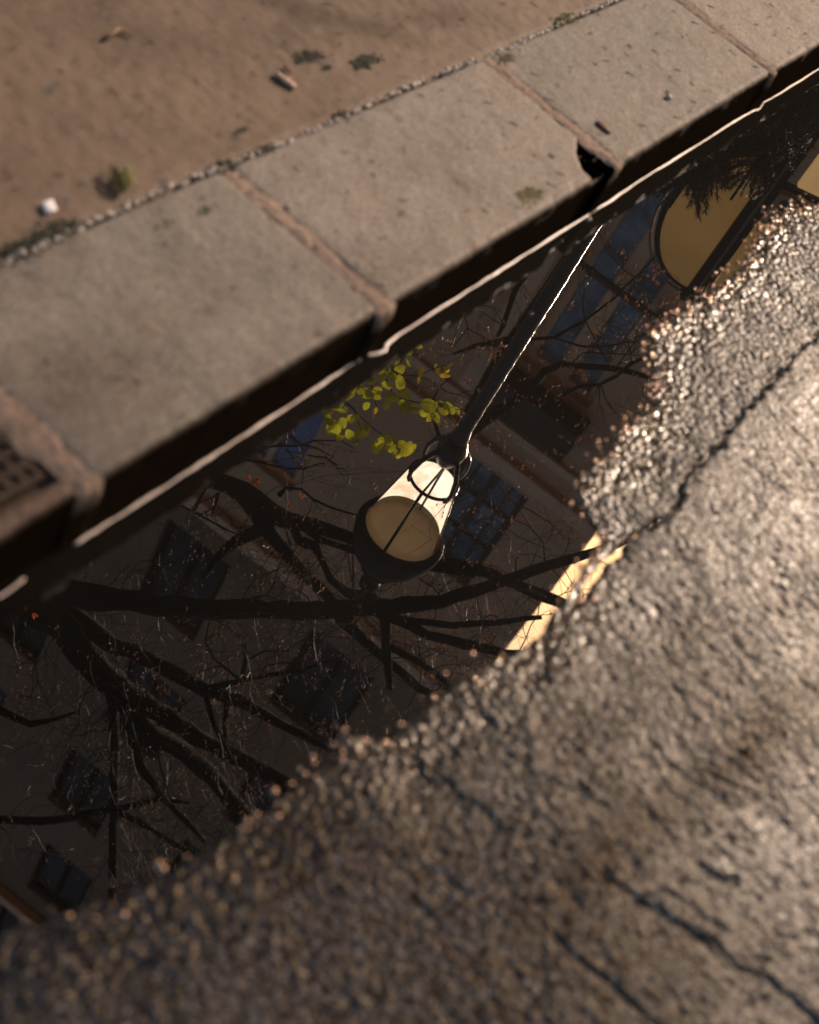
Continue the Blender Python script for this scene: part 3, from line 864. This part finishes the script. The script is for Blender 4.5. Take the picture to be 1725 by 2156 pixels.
treeA = tree('bare_tree', 'large bare dark tree whose thick forked limbs fill the lower left of the reflection', limbsA, twA, (A0[0] - .1, A0[1] + .05), A0, .135, 8.0, 11, .62, 'bare trees mirrored in the puddle')
B0 = RP(395, 1000, 7.3)
limbsB = [([(395, 1000, 40), (440, 1008, 42), (484, 1020, 44), (536, 1055, 52), (571, 1085, 54), (609, 1095, 38), (659, 1108, 30), (709, 1122, 28), (760, 1142, 28), (850, 1165, 24), (930, 1183, 24), (1000, 1198, 24), (1060, 1220, 24), (1110, 1240, 24), (1168, 1264, 25), (1230, 1290, 20)], 7.3, 7.9),
          ([(546, 1085, 40), (571, 1125, 34), (609, 1170, 28), (646, 1213, 26), (684, 1250, 24), (715, 1280, 20), (760, 1330, 16)], 7.4, 7.9),
          ([(600, 1095, 20), (618, 1110, 18), (629, 1138, 20), (664, 1150, 22), (676, 1175, 15), (696, 1220, 15), (729, 1248, 18), (775, 1262, 40), (800, 1275, 30)], 7.4, 7.6),
          ([(620, 1100, 12), (671, 1135, 14), (709, 1148, 15), (750, 1162, 16), (850, 1185, 16), (930, 1198, 14), (1000, 1212, 10)], 7.4, 7.8),
          ([(560, 1090, 30), (546, 1118, 28), (509, 1133, 26), (479, 1153, 22), (455, 1178, 16), (430, 1215, 10)], 7.4, 8.2),
          ([(590, 1040, 14), (604, 1026, 8), (634, 1030, 6), (659, 1050, 5), (696, 1068, 5), (756, 1086, 4)], 7.4, 7.2)]
twB = [([(470, 975, 8), (504, 958, 6), (546, 943, 6), (584, 938, 6), (634, 940, 5), (661, 928, 4), (694, 930, 4), (719, 928, 3), (746, 945, 2)], 7.2),
       ([(470, 985, 7), (516, 968, 6), (556, 975, 5), (609, 988, 5), (641, 988, 4), (666, 978, 4), (684, 975, 3)], 7.2),
       ([(596, 900, 7), (604, 912, 7), (634, 935, 6), (671, 945, 5), (704, 965, 2)], 7.3), ([(646, 958, 4), (684, 963, 4), (709, 978, 4), (709, 985, 3), (729, 988, 2)], 7.2),
       ([(600, 945, 5), (629, 978, 4), (641, 988, 3), (636, 1020, 2)], 7.2),
       ([(436, 1026, 8), (426, 1050, 7), (408, 1078, 6)], 7.3), ([(461, 1036, 8), (455, 1060, 7), (446, 1085, 4)], 7.3),
       ([(380, 1065, 5), (446, 1098, 5), (484, 1118, 4), (516, 1130, 3)], 7.5), ([(610, 1150, 4), (605, 1120, 3), (616, 1100, 2)], 7.3),
       ([(742, 1170, 4), (745, 1200, 3), (742, 1235, 2)], 7.2), ([(640, 1090, 3), (500, 1110, 3), (480, 1085, 2)], 7.5),
       ([(500, 955, 4), (506, 930, 3), (520, 915, 2)], 7.2), ([(560, 940, 4), (556, 920, 3), (565, 905, 2)], 7.2), ([(600, 939, 4), (606, 915, 3), (603, 900, 2)], 7.2)]
treeB = tree('bare_tree', 'bare dark tree with one limb running behind the lantern, at the left of the lamp', limbsB, twB, (B0[0] - .05, B0[1]), B0, .11, 8.0, 12, .5, 'bare trees mirrored in the puddle')
C0 = RP(945, 950, 8.0)
limbsC = [([(925, 975, 34), (960, 930, 32), (1000, 900, 30), (1045, 868, 24), (1093, 836, 19), (1149, 781, 17), (1187, 766, 14), (1243, 770, 13), (1318, 781, 12), (1370, 794, 10), (1440, 800, 6)], 8.0, 7.2),
          ([(1040, 725, 12), (1085, 718, 9), (1130, 714, 8), (1168, 710, 8), (1232, 676, 6), (1292, 631, 5), (1337, 582, 4), (1380, 540, 3)], 7.6, 7.0),
          ([(1187, 832, 10), (1217, 815, 9), (1262, 811, 8), (1300, 790, 8), (1330, 765, 8), (1375, 745, 6)], 7.4, 7.2),
          ([(1126, 530, 14), (1119, 563, 15), (1098, 590, 15), (1085, 612, 14), (1070, 657, 12), (1047, 712, 8)], 7.6, 7.8),
          ([(1085, 708, 10), (1036, 722, 11), (999, 729, 9), (954, 746, 4)], 7.7, 7.6),
          ([(945, 950, 12), (925, 920, 9), (912, 880, 6), (907, 850, 5), (925, 815, 4), (950, 795, 2)], 7.2, 7.0)]
twC = [([(1160, 712, 4), (1179, 714, 5), (1224, 729, 5), (1262, 733, 4), (1318, 721, 4), (1375, 722, 3)], 7.3),
       ([(1318, 721, 4), (1350, 708, 3), (1380, 690, 2)], 7.3),
       ([(1252, 560, 2), (1232, 600, 2), (1228, 650, 3), (1238, 685, 3), (1262, 733, 3), (1275, 755, 3), (1290, 780, 2)], 7.2),
       ([(1262, 811, 4), (1277, 845, 3), (1295, 872, 2)], 7.3), ([(1262, 811, 4), (1262, 850, 2), (1275, 890, 1.5)], 7.3), ([(1245, 815, 3), (1225, 860, 2), (1228, 895, 1.5)], 7.3),
       ([(1200, 770, 3), (1230, 745, 3), (1290, 745, 3), (1350, 748, 2)], 7.3), ([(1300, 770, 4), (1320, 745, 3), (1340, 715, 2)], 7.3),
       ([(958, 725, 3), (985, 690, 3), (975, 650, 2), (965, 635, 1.5)], 7.3), ([(985, 690, 3), (1015, 710, 2.5), (1035, 745, 2)], 7.3),
       ([(1008, 640, 2), (1040, 650, 2), (1065, 690, 2)], 7.3), ([(950, 730, 3), (990, 625, 2)], 7.3),
       ([(1040, 1010, 3), (1075, 1055, 3), (1120, 1075, 3), (1170, 1110, 2), (1190, 1135, 2)], 7.4), ([(1000, 1100, 3), (1040, 1090, 2), (1090, 1130, 2), (1160, 1160, 2)], 7.4),
       ([(1185, 1170, 3), (1195, 1155, 3), (1198, 1130, 2)], 7.1), ([(930, 1110, 2), (960, 1060, 2), (1000, 1040, 2)], 7.4)]
BUDS = .40
treeC = tree('bare_tree', 'slender bare tree right of the lamp with fine twigs and golden buds across the windows', limbsC, twC, (C0[0] - .02, C0[1] + .35), C0, .045, 7.0, 13, .42, 'bare trees mirrored in the puddle')

# orange leftover leaves
def leaf_mesh(b, c, size, nrm, roll=0.0, slim=1.0, cup=.12):
    nrm = np.array(nrm, float); nrm /= np.linalg.norm(nrm)
    a = np.cross(nrm, [0, 0, 1.0]); a /= np.linalg.norm(a) + 1e-9; c2 = np.cross(nrm, a)
    u_ = a * math.cos(roll) + c2 * math.sin(roll); v_ = -a * math.sin(roll) + c2 * math.cos(roll)
    b0 = len(b.v); c = np.array(c)
    N_ = 12; b.v.append(c + nrm * size * -.04)
    for k in range(N_):
        an = 2 * math.pi * k / N_; r_ = size / 2 * (1 + .30 * max(0, math.cos(an)) ** 8 - .05 * math.sin(3 * an + size * 400))
        x, y = math.cos(an) * r_, math.sin(an) * r_ * slim
        b.v.append(c + u_ * x + v_ * y + nrm * (cup * size * (abs(y) / size * 2) ** 1.5))
    for k in range(N_): b.f.append([b0, b0 + 1 + k, b0 + 1 + (k + 1) % N_])
for q, (x, y, sz, tt, lb) in enumerate([(540, 1012, 26, 7.0, 'orange withered leaf caught on the limb just below the pale waterline'), (523, 1002, 12, 7.0, 'thin orange leaf scrap beside the withered leaf on the limb'),
                                   (637, 1044, 13, 7.0, 'small orange leaf on a twig above the forked limb, upper one of two'), (610, 1068, 13, 7.0, 'small orange leaf on a twig above the forked limb, lower one of two'),
                                   (55, 1277, 16, 7.0, 'orange leaf on the thick limb at the far left, upper one'), (74, 1294, 16, 7.0, 'orange leaf on the thick limb at the far left, lower one')]):
    p = RP(x, y, tt); b = MB()
    for k in range(3):
        leaf_mesh(b, p + np.array([random.gauss(0, .004) for _ in range(3)]), sz / FPX * tt * .8, -(p - np.array([0, 0, -H])) + np.array([random.gauss(0, 3) for _ in range(3)]), random.uniform(0, 6), .45, .3)
    tag(b.build('withered_leaf', LEAFO), lb, 'leaf', 'orange leaves left on the bare trees')

# leafy shrub
S0 = RP(690, 800, 5.9)
sh = empty('leafy_sapling', (S0[0] - .1, S0[1] + .1, ZC)); tag(sh, 'young sapling with round yellow green leaves, mirrored between the kerb and the lantern', 'sapling')
def z3(x, y): return 612 + .2296 * x, 648 + .2296 * y
stems = MB()
stems.tube([(S0[0] - .1, S0[1] + .1, ZC), (S0[0] - .08, S0[1] + .08, 1.2), tuple(S0 * np.array([1, 1, 1]) - np.array([.03, -.03, .5])), tuple(S0)], [.016, .014, .010, .007], 8)
for px in ([(690, 800), (730, 790), (775, 775), (800, 765), (850, 740), (900, 700)], [(690, 800), (705, 815), (725, 845), (760, 880), (790, 905), (840, 935), (880, 950)],
           [(725, 845), (745, 860), (760, 905)], [(775, 775), (784, 820), (790, 850), (797, 862)], [(800, 765), (830, 835), (870, 845), (905, 852), (950, 860), (990, 865)],
           [(800, 765), (850, 790), (885, 790), (920, 775), (940, 768)], [(690, 800), (715, 818), (728, 855)], [(835, 770), (860, 740), (890, 700), (905, 690)]):
    pts, rad = limb_pts([(x, y, 3.2 - 2 * i / len(px)) for i, (x, y) in enumerate(px)], 5.9, 5.7); stems.tube(pts, rad, 5)
stems.build('stems', TWIG, sh)
green = [(1140, 330, 100), (840, 520, 110), (830, 570, 80), (930, 625, 85), (750, 530, 55), (845, 640, 75), (885, 715, 75), (925, 825, 105), (1035, 905, 110), (775, 800, 85), (1270, 900, 125), (1400, 930, 105), (1460, 930, 105), (1300, 1000, 90), (1520, 945, 65), (1150, 930, 85),
         (300, 750, 130), (400, 700, 100), (420, 870, 110), (460, 930, 110), (540, 820, 90), (400, 1110, 130), (655, 1140, 125), (555, 1170, 90), (560, 1020, 85), (600, 1010, 70), (600, 1230, 55), (780, 1285, 95), (860, 1280, 60), (880, 1220, 115),
         (945, 1300, 85), (1060, 1300, 120), (1100, 1290, 80), (990, 1360, 50), (640, 670, 90), (740, 670, 80), (580, 600, 80), (1010, 690, 110), (1050, 790, 100), (960, 330, 80), (1000, 310, 60), (330, 950, 75), (1360, 880, 70), (1190, 260, 60), (480, 1050, 80), (250, 800, 80), (700, 420, 90), (780, 460, 85), (860, 430, 80), (920, 300, 85), (1040, 240, 70), (1080, 400, 75), (520, 660, 90), (620, 560, 80), (690, 600, 85), (800, 760, 70), (700, 900, 60), (380, 820, 80), (300, 880, 70), (480, 780, 90), (900, 560, 70), (560, 740, 85), (650, 760, 75), (720, 800, 80), (960, 480, 80), (1000, 560, 85), (1080, 500, 70), (880, 900, 70), (760, 980, 75), (1230, 960, 80), (1340, 1010, 70), (350, 1030, 90), (460, 1200, 80), (700, 1080, 70), (920, 1230, 95), (820, 1240, 90), (1010, 1250, 80), (270, 700, 80), (640, 500, 80), (1120, 880, 70)]
lv = MB()
for q, (x, y, sz) in enumerate(green):
    X, Y = z3(x, y); tt = random.uniform(5.55, 5.9); p = RP(X, Y, tt)
    nr = -(p - np.array([0, 0, -H])); nr /= np.linalg.norm(nr); nr = nr + np.array([random.gauss(0, .42) for _ in range(3)])
    leaf_mesh(lv, p, sz * .2296 / FPX * tt * 1.26, nr, random.uniform(0, 6.28), random.uniform(.68, .92), random.uniform(.05, .35))
lv.build('leaves', LEAF, sh, True)
yel = [(1220, 180, 75), (1240, 205, 50), (945, 400, 75), (1200, 585, 75), (1175, 660, 55), (1350, 570, 85), (1410, 620, 75), (1410, 560, 50), (1465, 530, 65), (1440, 580, 40), (785, 940, 50), (825, 655, 35), (655, 600, 25), (655, 815, 30)]
lv = MB()
for x, y, sz in yel:
    X, Y = z3(x, y); tt = random.uniform(5.55, 5.8); p = RP(X, Y, tt)
    nr = -(p - np.array([0, 0, -H])); nr /= np.linalg.norm(nr); nr = nr + np.array([random.gauss(0, .4) for _ in range(3)])
    leaf_mesh(lv, p, sz * .2296 / FPX * tt * 1.265, nr, random.uniform(0, 6.28), .55, .15)
tag(lv.build('yellow_leaves', LEAFY, sh, True), 'bright yellow small leaves on the outer twigs')

# dark conifer at the top right of the reflection
def conifer(px, t, top_h, label, nb, spread, seed):
    random.seed(seed)
    p = RP(px[0], px[1], t); base = np.array([p[0], p[1], ZC])
    e = empty('conifer', tuple(base)); tag(e, label, 'conifer', 'dark conifers mirrored in the puddle')
    b = MB(); b.tube([base, base + [0, 0, top_h * .5], base + [0, 0, top_h]], [.035, .02, .006], 8); b.build('trunk', BARK, e, True)
    b = MB()
    for q in range(nb):
        z_ = ZC + .1 + (top_h - .25) * random.random() ** .9
        L = spread * (1.05 - .75 * (z_ - ZC) / top_h) * random.uniform(.7, 1.15); an = random.uniform(0, 6.28)
        d_ = np.array([math.cos(an), math.sin(an), .25]); q0 = np.array([base[0], base[1], z_]); pts = [q0]
        for i in range(9):
            d_ = d_ + np.array([random.gauss(0, .05), random.gauss(0, .05), .11]); d_ /= np.linalg.norm(d_); q0 = q0 + d_ * L / 9; pts.append(q0)
        b.tube(pts, [.004 * (1 - i / 11) for i in range(10)], 4, 0, False)
        for i in range(2, 9):
            seg = pts[i + 1] - pts[i] if i < 9 else d_
            for _ in range(13):
                c0 = pts[i] + seg * random.random(); r3 = np.array([random.gauss(0, 1) for _ in range(3)]); tn = seg / (np.linalg.norm(seg) + 1e-9)
                r3 -= tn * (r3 @ tn); r3 /= np.linalg.norm(r3) + 1e-9
                tip = c0 + (r3 * .8 + tn * .6) * random.uniform(.022, .040); sdv = np.cross(r3, tn) * .0024
                k0 = len(b.v); b.v += [c0 - sdv, c0 + sdv, tip]; b.f.append([k0, k0 + 1, k0 + 2])
    b.build('crown', NEEDLE, e)
conifer((1540, 240), 6.7, 1.65, 'dense dark conifer bush left of the sign beam in the top right of the reflection', 420, .50, 21)
conifer((1700, 190), 6.6, 1.45, 'dark spiky conifer bush at the right edge beyond the sign beam', 240, .40, 22)

# ------------------------------------------------------------------ half round amber sign on a steel beam
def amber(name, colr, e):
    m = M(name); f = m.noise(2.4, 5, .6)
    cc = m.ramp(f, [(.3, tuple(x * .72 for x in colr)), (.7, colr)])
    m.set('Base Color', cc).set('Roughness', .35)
    m.l.new(cc, m.p.inputs['Emission Color']); m.p.inputs['Emission Strength'].default_value = e  # emission stands in for sun and sky behind the translucent panels
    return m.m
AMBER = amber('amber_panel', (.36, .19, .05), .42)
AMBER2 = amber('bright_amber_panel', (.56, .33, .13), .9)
TS = 8.4
VDIR = np.array([0, 0, 1.0])
c_sign = RP(1460, 612, TS)                       # top end of the beam
sg = empty('amber_sign', (c_sign[0], c_sign[1], ZC)); tag(sg, 'half round amber sign framed in black beside a dark steel beam', 'sign')
th = math.radians(-14); e1 = np.array([-math.cos(th), math.sin(th), 0]); e2 = np.cross(e1, VDIR)     # e1 points to the left
def on_beam(y_px):                               # height on the beam for a pixel row
    return None
ztop = c_sign[2]
b = MB(); b.box((c_sign[0], c_sign[1], (ztop + .06 + ZC) / 2), e1 * .052, e2 * .05, (0, 0, (ztop + .06 - ZC) / 2))
b.build('beam', IRON, sg)
b = MB(); b.box((c_sign[0], c_sign[1], (ztop + ZC) / 2) - e2 * .053 * (1 if e2[1] > 0 else -1), e1 * .008, e2 * .004, (0, 0, (ztop - ZC) / 2))
b.build('beam_edge', simple('worn_edge', (.10, .085, .07), .4), sg)
Rz, Rx = .45, .35                                # half ellipse seen on the left of the beam
cz_ = ztop - Rz - .02
def half(side, rz, rx, zc, th_, n_=36, inner=0):
    pts = [np.array([c_sign[0], c_sign[1], zc]) + e1 * side * (rx * math.cos(a) + .05) + np.array([0, 0, rz * math.sin(a)]) for a in np.linspace(-math.pi / 2, math.pi / 2, n_)]
    return pts
pts = half(1, Rz, Rx, cz_, 0)
b = MB(); f_ = [p + e2 * .025 for p in pts]; k_ = [p - e2 * .025 for p in pts]; n_ = len(pts)
b.v = f_ + k_; b.f = [list(range(n_)), list(range(n_, 2 * n_))[::-1]] + [[i, i + n_, (i + 1) % n_ + n_, (i + 1) % n_] for i in range(n_)]
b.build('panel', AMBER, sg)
b = MB(); b.tube(half(1, Rz + .012, Rx + .012, cz_, 0), [.020] * 36, 8); b.build('inner_rim', IRON, sg, True)
b = MB(); b.tube(half(1, Rz + .055, Rx + .055, cz_, 0), [.009] * 36, 8); b.build('outer_rim', simple('brown_rim', (.16, .11, .07), .4), sg, True)
# right hand panel
b = MB()
zc2 = ztop - 1.35; hz = .50
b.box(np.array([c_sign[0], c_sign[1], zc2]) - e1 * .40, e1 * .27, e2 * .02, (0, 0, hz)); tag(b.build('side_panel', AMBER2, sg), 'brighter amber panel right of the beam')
b = MB(); b.box(np.array([c_sign[0], c_sign[1], ztop - .33]) - e1 * .17, e1 * .10, e2 * .02, (0, 0, .22)); b.build('small_panel', AMBER, sg)
b = MB()
for z_ in (zc2 + hz + .03, zc2 + hz + .10):
    b.box(np.array([c_sign[0], c_sign[1], z_]) - e1 * .36, e1 * .32, e2 * .022, (0, 0, .014))
b.build('cross_bars', IRON, sg)
BRK = simple('tan_bracket', (.40, .24, .11), .5)
b = MB(); zb = ztop - .68
b.box(np.array([c_sign[0], c_sign[1], zb]) - e1 * .12, e1 * .055, e2 * .03, (0, 0, .10)); br = b.build('bracket', BRK, sg)
b = MB()
for dz in (-.045, .045):
    b.lathe((0, 0), [(0, .034), (.026, .034), (.026, -.034), (0, -.034)], 14)
    for v in b.v[-56:]:
        x, y, z_ = v; v[:] = np.array([c_sign[0], c_sign[1], zb + dz]) - e1 * .12 + e1 * x + np.array([0, 0, y * 1.3]) + e2 * z_
b.build('bolt_holes', POST, br)
# small lettered plate
b = MB(); pc = np.array([c_sign[0], c_sign[1], zc2 + .12]) - e1 * .42
tow = -np.sign(e2[1]) * e2
b.box(pc + tow * .024, e1 * .13, e2 * .003, (0, 0, .08)); pl = b.build('plate', simple('pale_plate', (.55, .42, .33), .5), sg)
cu = bpy.data.curves.new('letters', 'FONT'); cu.body = 'DI'; cu.size = .14; cu.extrude = .001; cu.align_x = 'CENTER'; cu.align_y = 'CENTER'
to = bpy.data.objects.new('letters', cu); col.objects.link(to)
right = -e1
mm = Matrix(((right[0], 0, tow[0], 0), (right[1], 0, tow[1], 0), (right[2], 1, tow[2], 0), (0, 0, 0, 1)))
to.matrix_world = Matrix.Translation(Vector(pc + tow * .029)) @ mm
dg = bpy.context.evaluated_depsgraph_get()
me = bpy.data.meshes.new_from_object(to.evaluated_get(dg)); me.materials.clear(); me.materials.append(FRAME)
mw = to.matrix_world.copy(); bpy.data.objects.remove(to)
me.transform(mw); me.transform(Matrix.Translation(-Vector(sg.location)))
lo = bpy.data.objects.new('letters', me); col.objects.link(lo); lo.parent = pl
lo.parent = sg

# ------------------------------------------------------------------ facade behind
TH, D = math.radians(8), 14.0
FE = np.array([math.cos(TH), -math.sin(TH), 0]); FN = np.array([math.sin(TH), math.cos(TH), 0])   # FE along the wall, FN away from us
FO = FN * (np.array([0, D, 0]) @ FN)
def FP(u_, z_, dep=0.0): return FO + FE * u_ + FN * dep + np.array([0, 0, z_])
def cv_(x, z_): return x * 1.4, (z_ + 1.5) * 1.4 - 1.5
bl = empty('building', tuple(FP(-8, ZC))); tag(bl, 'tall brown grey rendered building with windows painted with blue sky reflections, its corner ending against bright sky', 'building')
U0, U1, ZT = -22.0, .22, 33.0
wins = []
for (x0, x1, z0, z1) in ((-1.27, -.55, 3.55, 5.80), (-1.27, -.52, 7.00, 8.42), (-3.34, -2.53, 6.6, 8.85)):
    a0, b0_ = cv_(x0, z0); a1, b1_ = cv_(x1, z1); wins.append((a0, a1, b0_, b1_))
for r_, zf in enumerate((15.1, 18.6, 22.1, 25.6, 29.1)):
    for u_ in (-2.3, -5.1, -7.9, -10.7, -13.5, -16.3, -19.1):
        wins.append((u_ + (.35 if r_ % 2 else 0), u_ + 1.25 + (.35 if r_ % 2 else 0), zf, zf + 2.1))
for zf in (2.0, 5.6, 9.4, 12.2)[:]:
    for u_ in (-7.9, -10.7, -13.5, -16.3, -19.1): wins.append((u_, u_ + 1.25, zf, zf + 2.1))
ub = sorted({U0, U1} | {w_[0] for w_ in wins} | {w_[1] for w_ in wins}); zb_ = sorted({0.05, ZT} | {w_[2] for w_ in wins} | {w_[3] for w_ in wins})
b = MB(); up = MB(); DEP = .22
for a0, a1 in zip(ub[:-1], ub[1:]):
    for c0, c1 in zip(zb_[:-1], zb_[1:]):
        um, zm = (a0 + a1) / 2, (c0 + c1) / 2
        if any(w_[0] < um < w_[1] and w_[2] < zm < w_[3] for w_ in wins): continue
        bb = b if zm < 14.0 else up  # dimming of the upper facade put in as a darker wall colour
        k0 = len(bb.v); bb.v += [FP(a0, c0), FP(a1, c0), FP(a1, c1), FP(a0, c1)]; bb.f.append([k0, k0 + 1, k0 + 2, k0 + 3])
for (a0, a1, c0, c1) in wins:
    bb = b if c0 < 12 else up
    for p, q in (((a0, c0), (a1, c0)), ((a1, c0), (a1, c1)), ((a1, c1), (a0, c1)), ((a0, c1), (a0, c0))):
        k0 = len(bb.v); bb.v += [FP(*p), FP(*q), FP(*q, DEP), FP(*p, DEP)]; bb.f.append([k0, k0 + 1, k0 + 2, k0 + 3])
b.box(FP((U0 + U1) / 2, (ZT + .05) / 2, DEP + 4.5), FE * (U1 - U0) / 2, FN * 4.47, (0, 0, (ZT - .05) / 2))
b.build('wall', STONE, bl)
tag(up.build('dimmed_upper_wall', simple('darkened_wall', (.23, .14, .09), .85, .30, .35, .004), bl), 'brown wall of the upper storeys, darkened in colour to dim the facade')
for i, (a0, a1, c0, c1) in enumerate(wins):
    um, zm = (a0 + a1) / 2, (c0 + c1) / 2
    b = MB(); fw = .05
    for cc, e_, hh in ((FP(um, c0 + fw, DEP - .06), (a1 - a0) / 2, fw), (FP(um, c1 - fw, DEP - .06), (a1 - a0) / 2, fw)): b.box(cc, FE * e_, FN * .03, (0, 0, hh))
    for uu, ww in ((a0 + fw, fw), (a1 - fw, fw), (um + (.0 if i else .0), .09 if i == 0 else .05)): b.box(FP(uu, zm, DEP - .062), FE * ww, FN * .034, (0, 0, (c1 - c0) / 2 - 2 * fw))
    if i == 1:
        for kz in (.33, .66): b.box(FP(um, c0 + (c1 - c0) * kz, DEP - .058), FE * ((a1 - a0) / 2 - 2 * fw), FN * .02, (0, 0, .018))
    if i == 1:
        for ku in (.25, .75): b.box(FP(a0 + (a1 - a0) * ku, zm, DEP - .060), FE * .014, FN * .02, (0, 0, (c1 - c0) / 2 - 2 * fw))
    fo = b.build('window', STONE2 if i in (0, 2) else DARKFRAME if i > 2 else FRAME, bl)
    b = MB(); k0 = 0; b.v = [FP(a0, c0, DEP - .03), FP(a1, c0, DEP - .03), FP(a1, c1, DEP - .03), FP(a0, c1, DEP - .03)]; b.f = [[0, 1, 2, 3]]
    b.build('pane', GLASS_SKY_REFL2 if i == 2 else GLASS_SKY_REFL if i < 2 else GLASS, fo)
# rail in front of the first window, hood and string courses
u0, zr = cv_(-1.30, 4.62); u1, _ = cv_(-.50, 4.62)
b = MB(); b.box(FP((u0 + u1) / 2, zr, -.12), FE * (u1 - u0) / 2, FN * .03, (0, 0, .035)); b.box(FP(u1 + .03, zr + .03, -.08), FE * .05, FN * .09, (0, 0, .09)); b.box(FP(u0, zr, -.05), FE * .03, FN * .06, (0, 0, .05)); b.build('rail', FRAME, bl)
u0, z0 = cv_(-1.38, 5.88); u1, z1 = cv_(-.46, 6.22)
b = MB(); b.box(FP((u0 + u1) / 2, (z0 + z1) / 2, -.20), FE * (u1 - u0) / 2, FN * .20, (0, 0, (z1 - z0) / 2)); b.build('window_hood', FRAME, bl)
b = MB()
for z0, z1, dep in ((10.05, 10.25, .10), (9.62, 9.74, .06), (14.2, 14.5, .14), (28.4, 28.7, .2)):
    b.box(FP((U0 + U1) / 2, (z0 + z1) / 2, -dep / 2 - .002), FE * ((U1 - U0) / 2 + 0), FN * dep / 2, (0, 0, (z1 - z0) / 2))
b.build('string_courses', STONE2, bl)
u0, _ = cv_(-1.62, 4); u1, _ = cv_(-1.46, 4)
b = MB()
for a0, a1 in ((u0, u1), (-4.9 - .5, -4.9)):
    b.box(FP((a0 + a1) / 2, 5.0, -.05), FE * (a1 - a0) / 2, FN * .048, (0, 0, 4.5))
b.build('pilasters', STONE2, bl)
b = MB(); b.box(FP((U0 + U1) / 2, ZT + .25, 4.3), FE * ((U1 - U0) / 2 + .25), FN * 4.8, (0, 0, .25)); b.build('roof', ROOF, bl)

# ------------------------------------------------------------------ leafy tree added out of view, crown placed to shade the near road
random.seed(5)
SX, SY, SL = -.04, .10, 6.0 / math.tan(SUN_EL)
cc = np.array([SX + SL * math.sin(SUN_AZ), SY + SL * math.cos(SUN_AZ), 6.0])
base = np.array([cc[0] + 1.2, cc[1] + .2, .03])
te = empty('added_shade_tree', tuple(base)); tag(te, 'round leafed tree added out of view to shade the near asphalt', 'tree')
b = MB(); b.tube([base, base + [-.05, 0, 2.2], base * .4 + cc * .6 - [0, 0, 1.1], cc], [.10, .08, .055, .02], 10)
for q in range(14):
    a = random.uniform(0, 6.28); e_ = cc + np.array([math.cos(a) * .8, math.sin(a) * .8, random.uniform(-.3, .8)])
    b.tube([cc - [0, 0, .5], (cc + e_) / 2, e_], [.02, .012, .004], 5)
b.build('trunk', BARK, te, True)
b = MB()
for q in range(5500):
    p = cc + np.array([random.gauss(0, .40), random.gauss(0, .40), random.gauss(0, .27)])
    leaf_mesh(b, p, random.uniform(.05, .09), [random.gauss(0, 1) for _ in range(3)], random.uniform(0, 6.28), .7, .1)
b.build('crown', simple('shade_tree_leaf', (.05, .07, .02), .6, .3, 20), te)
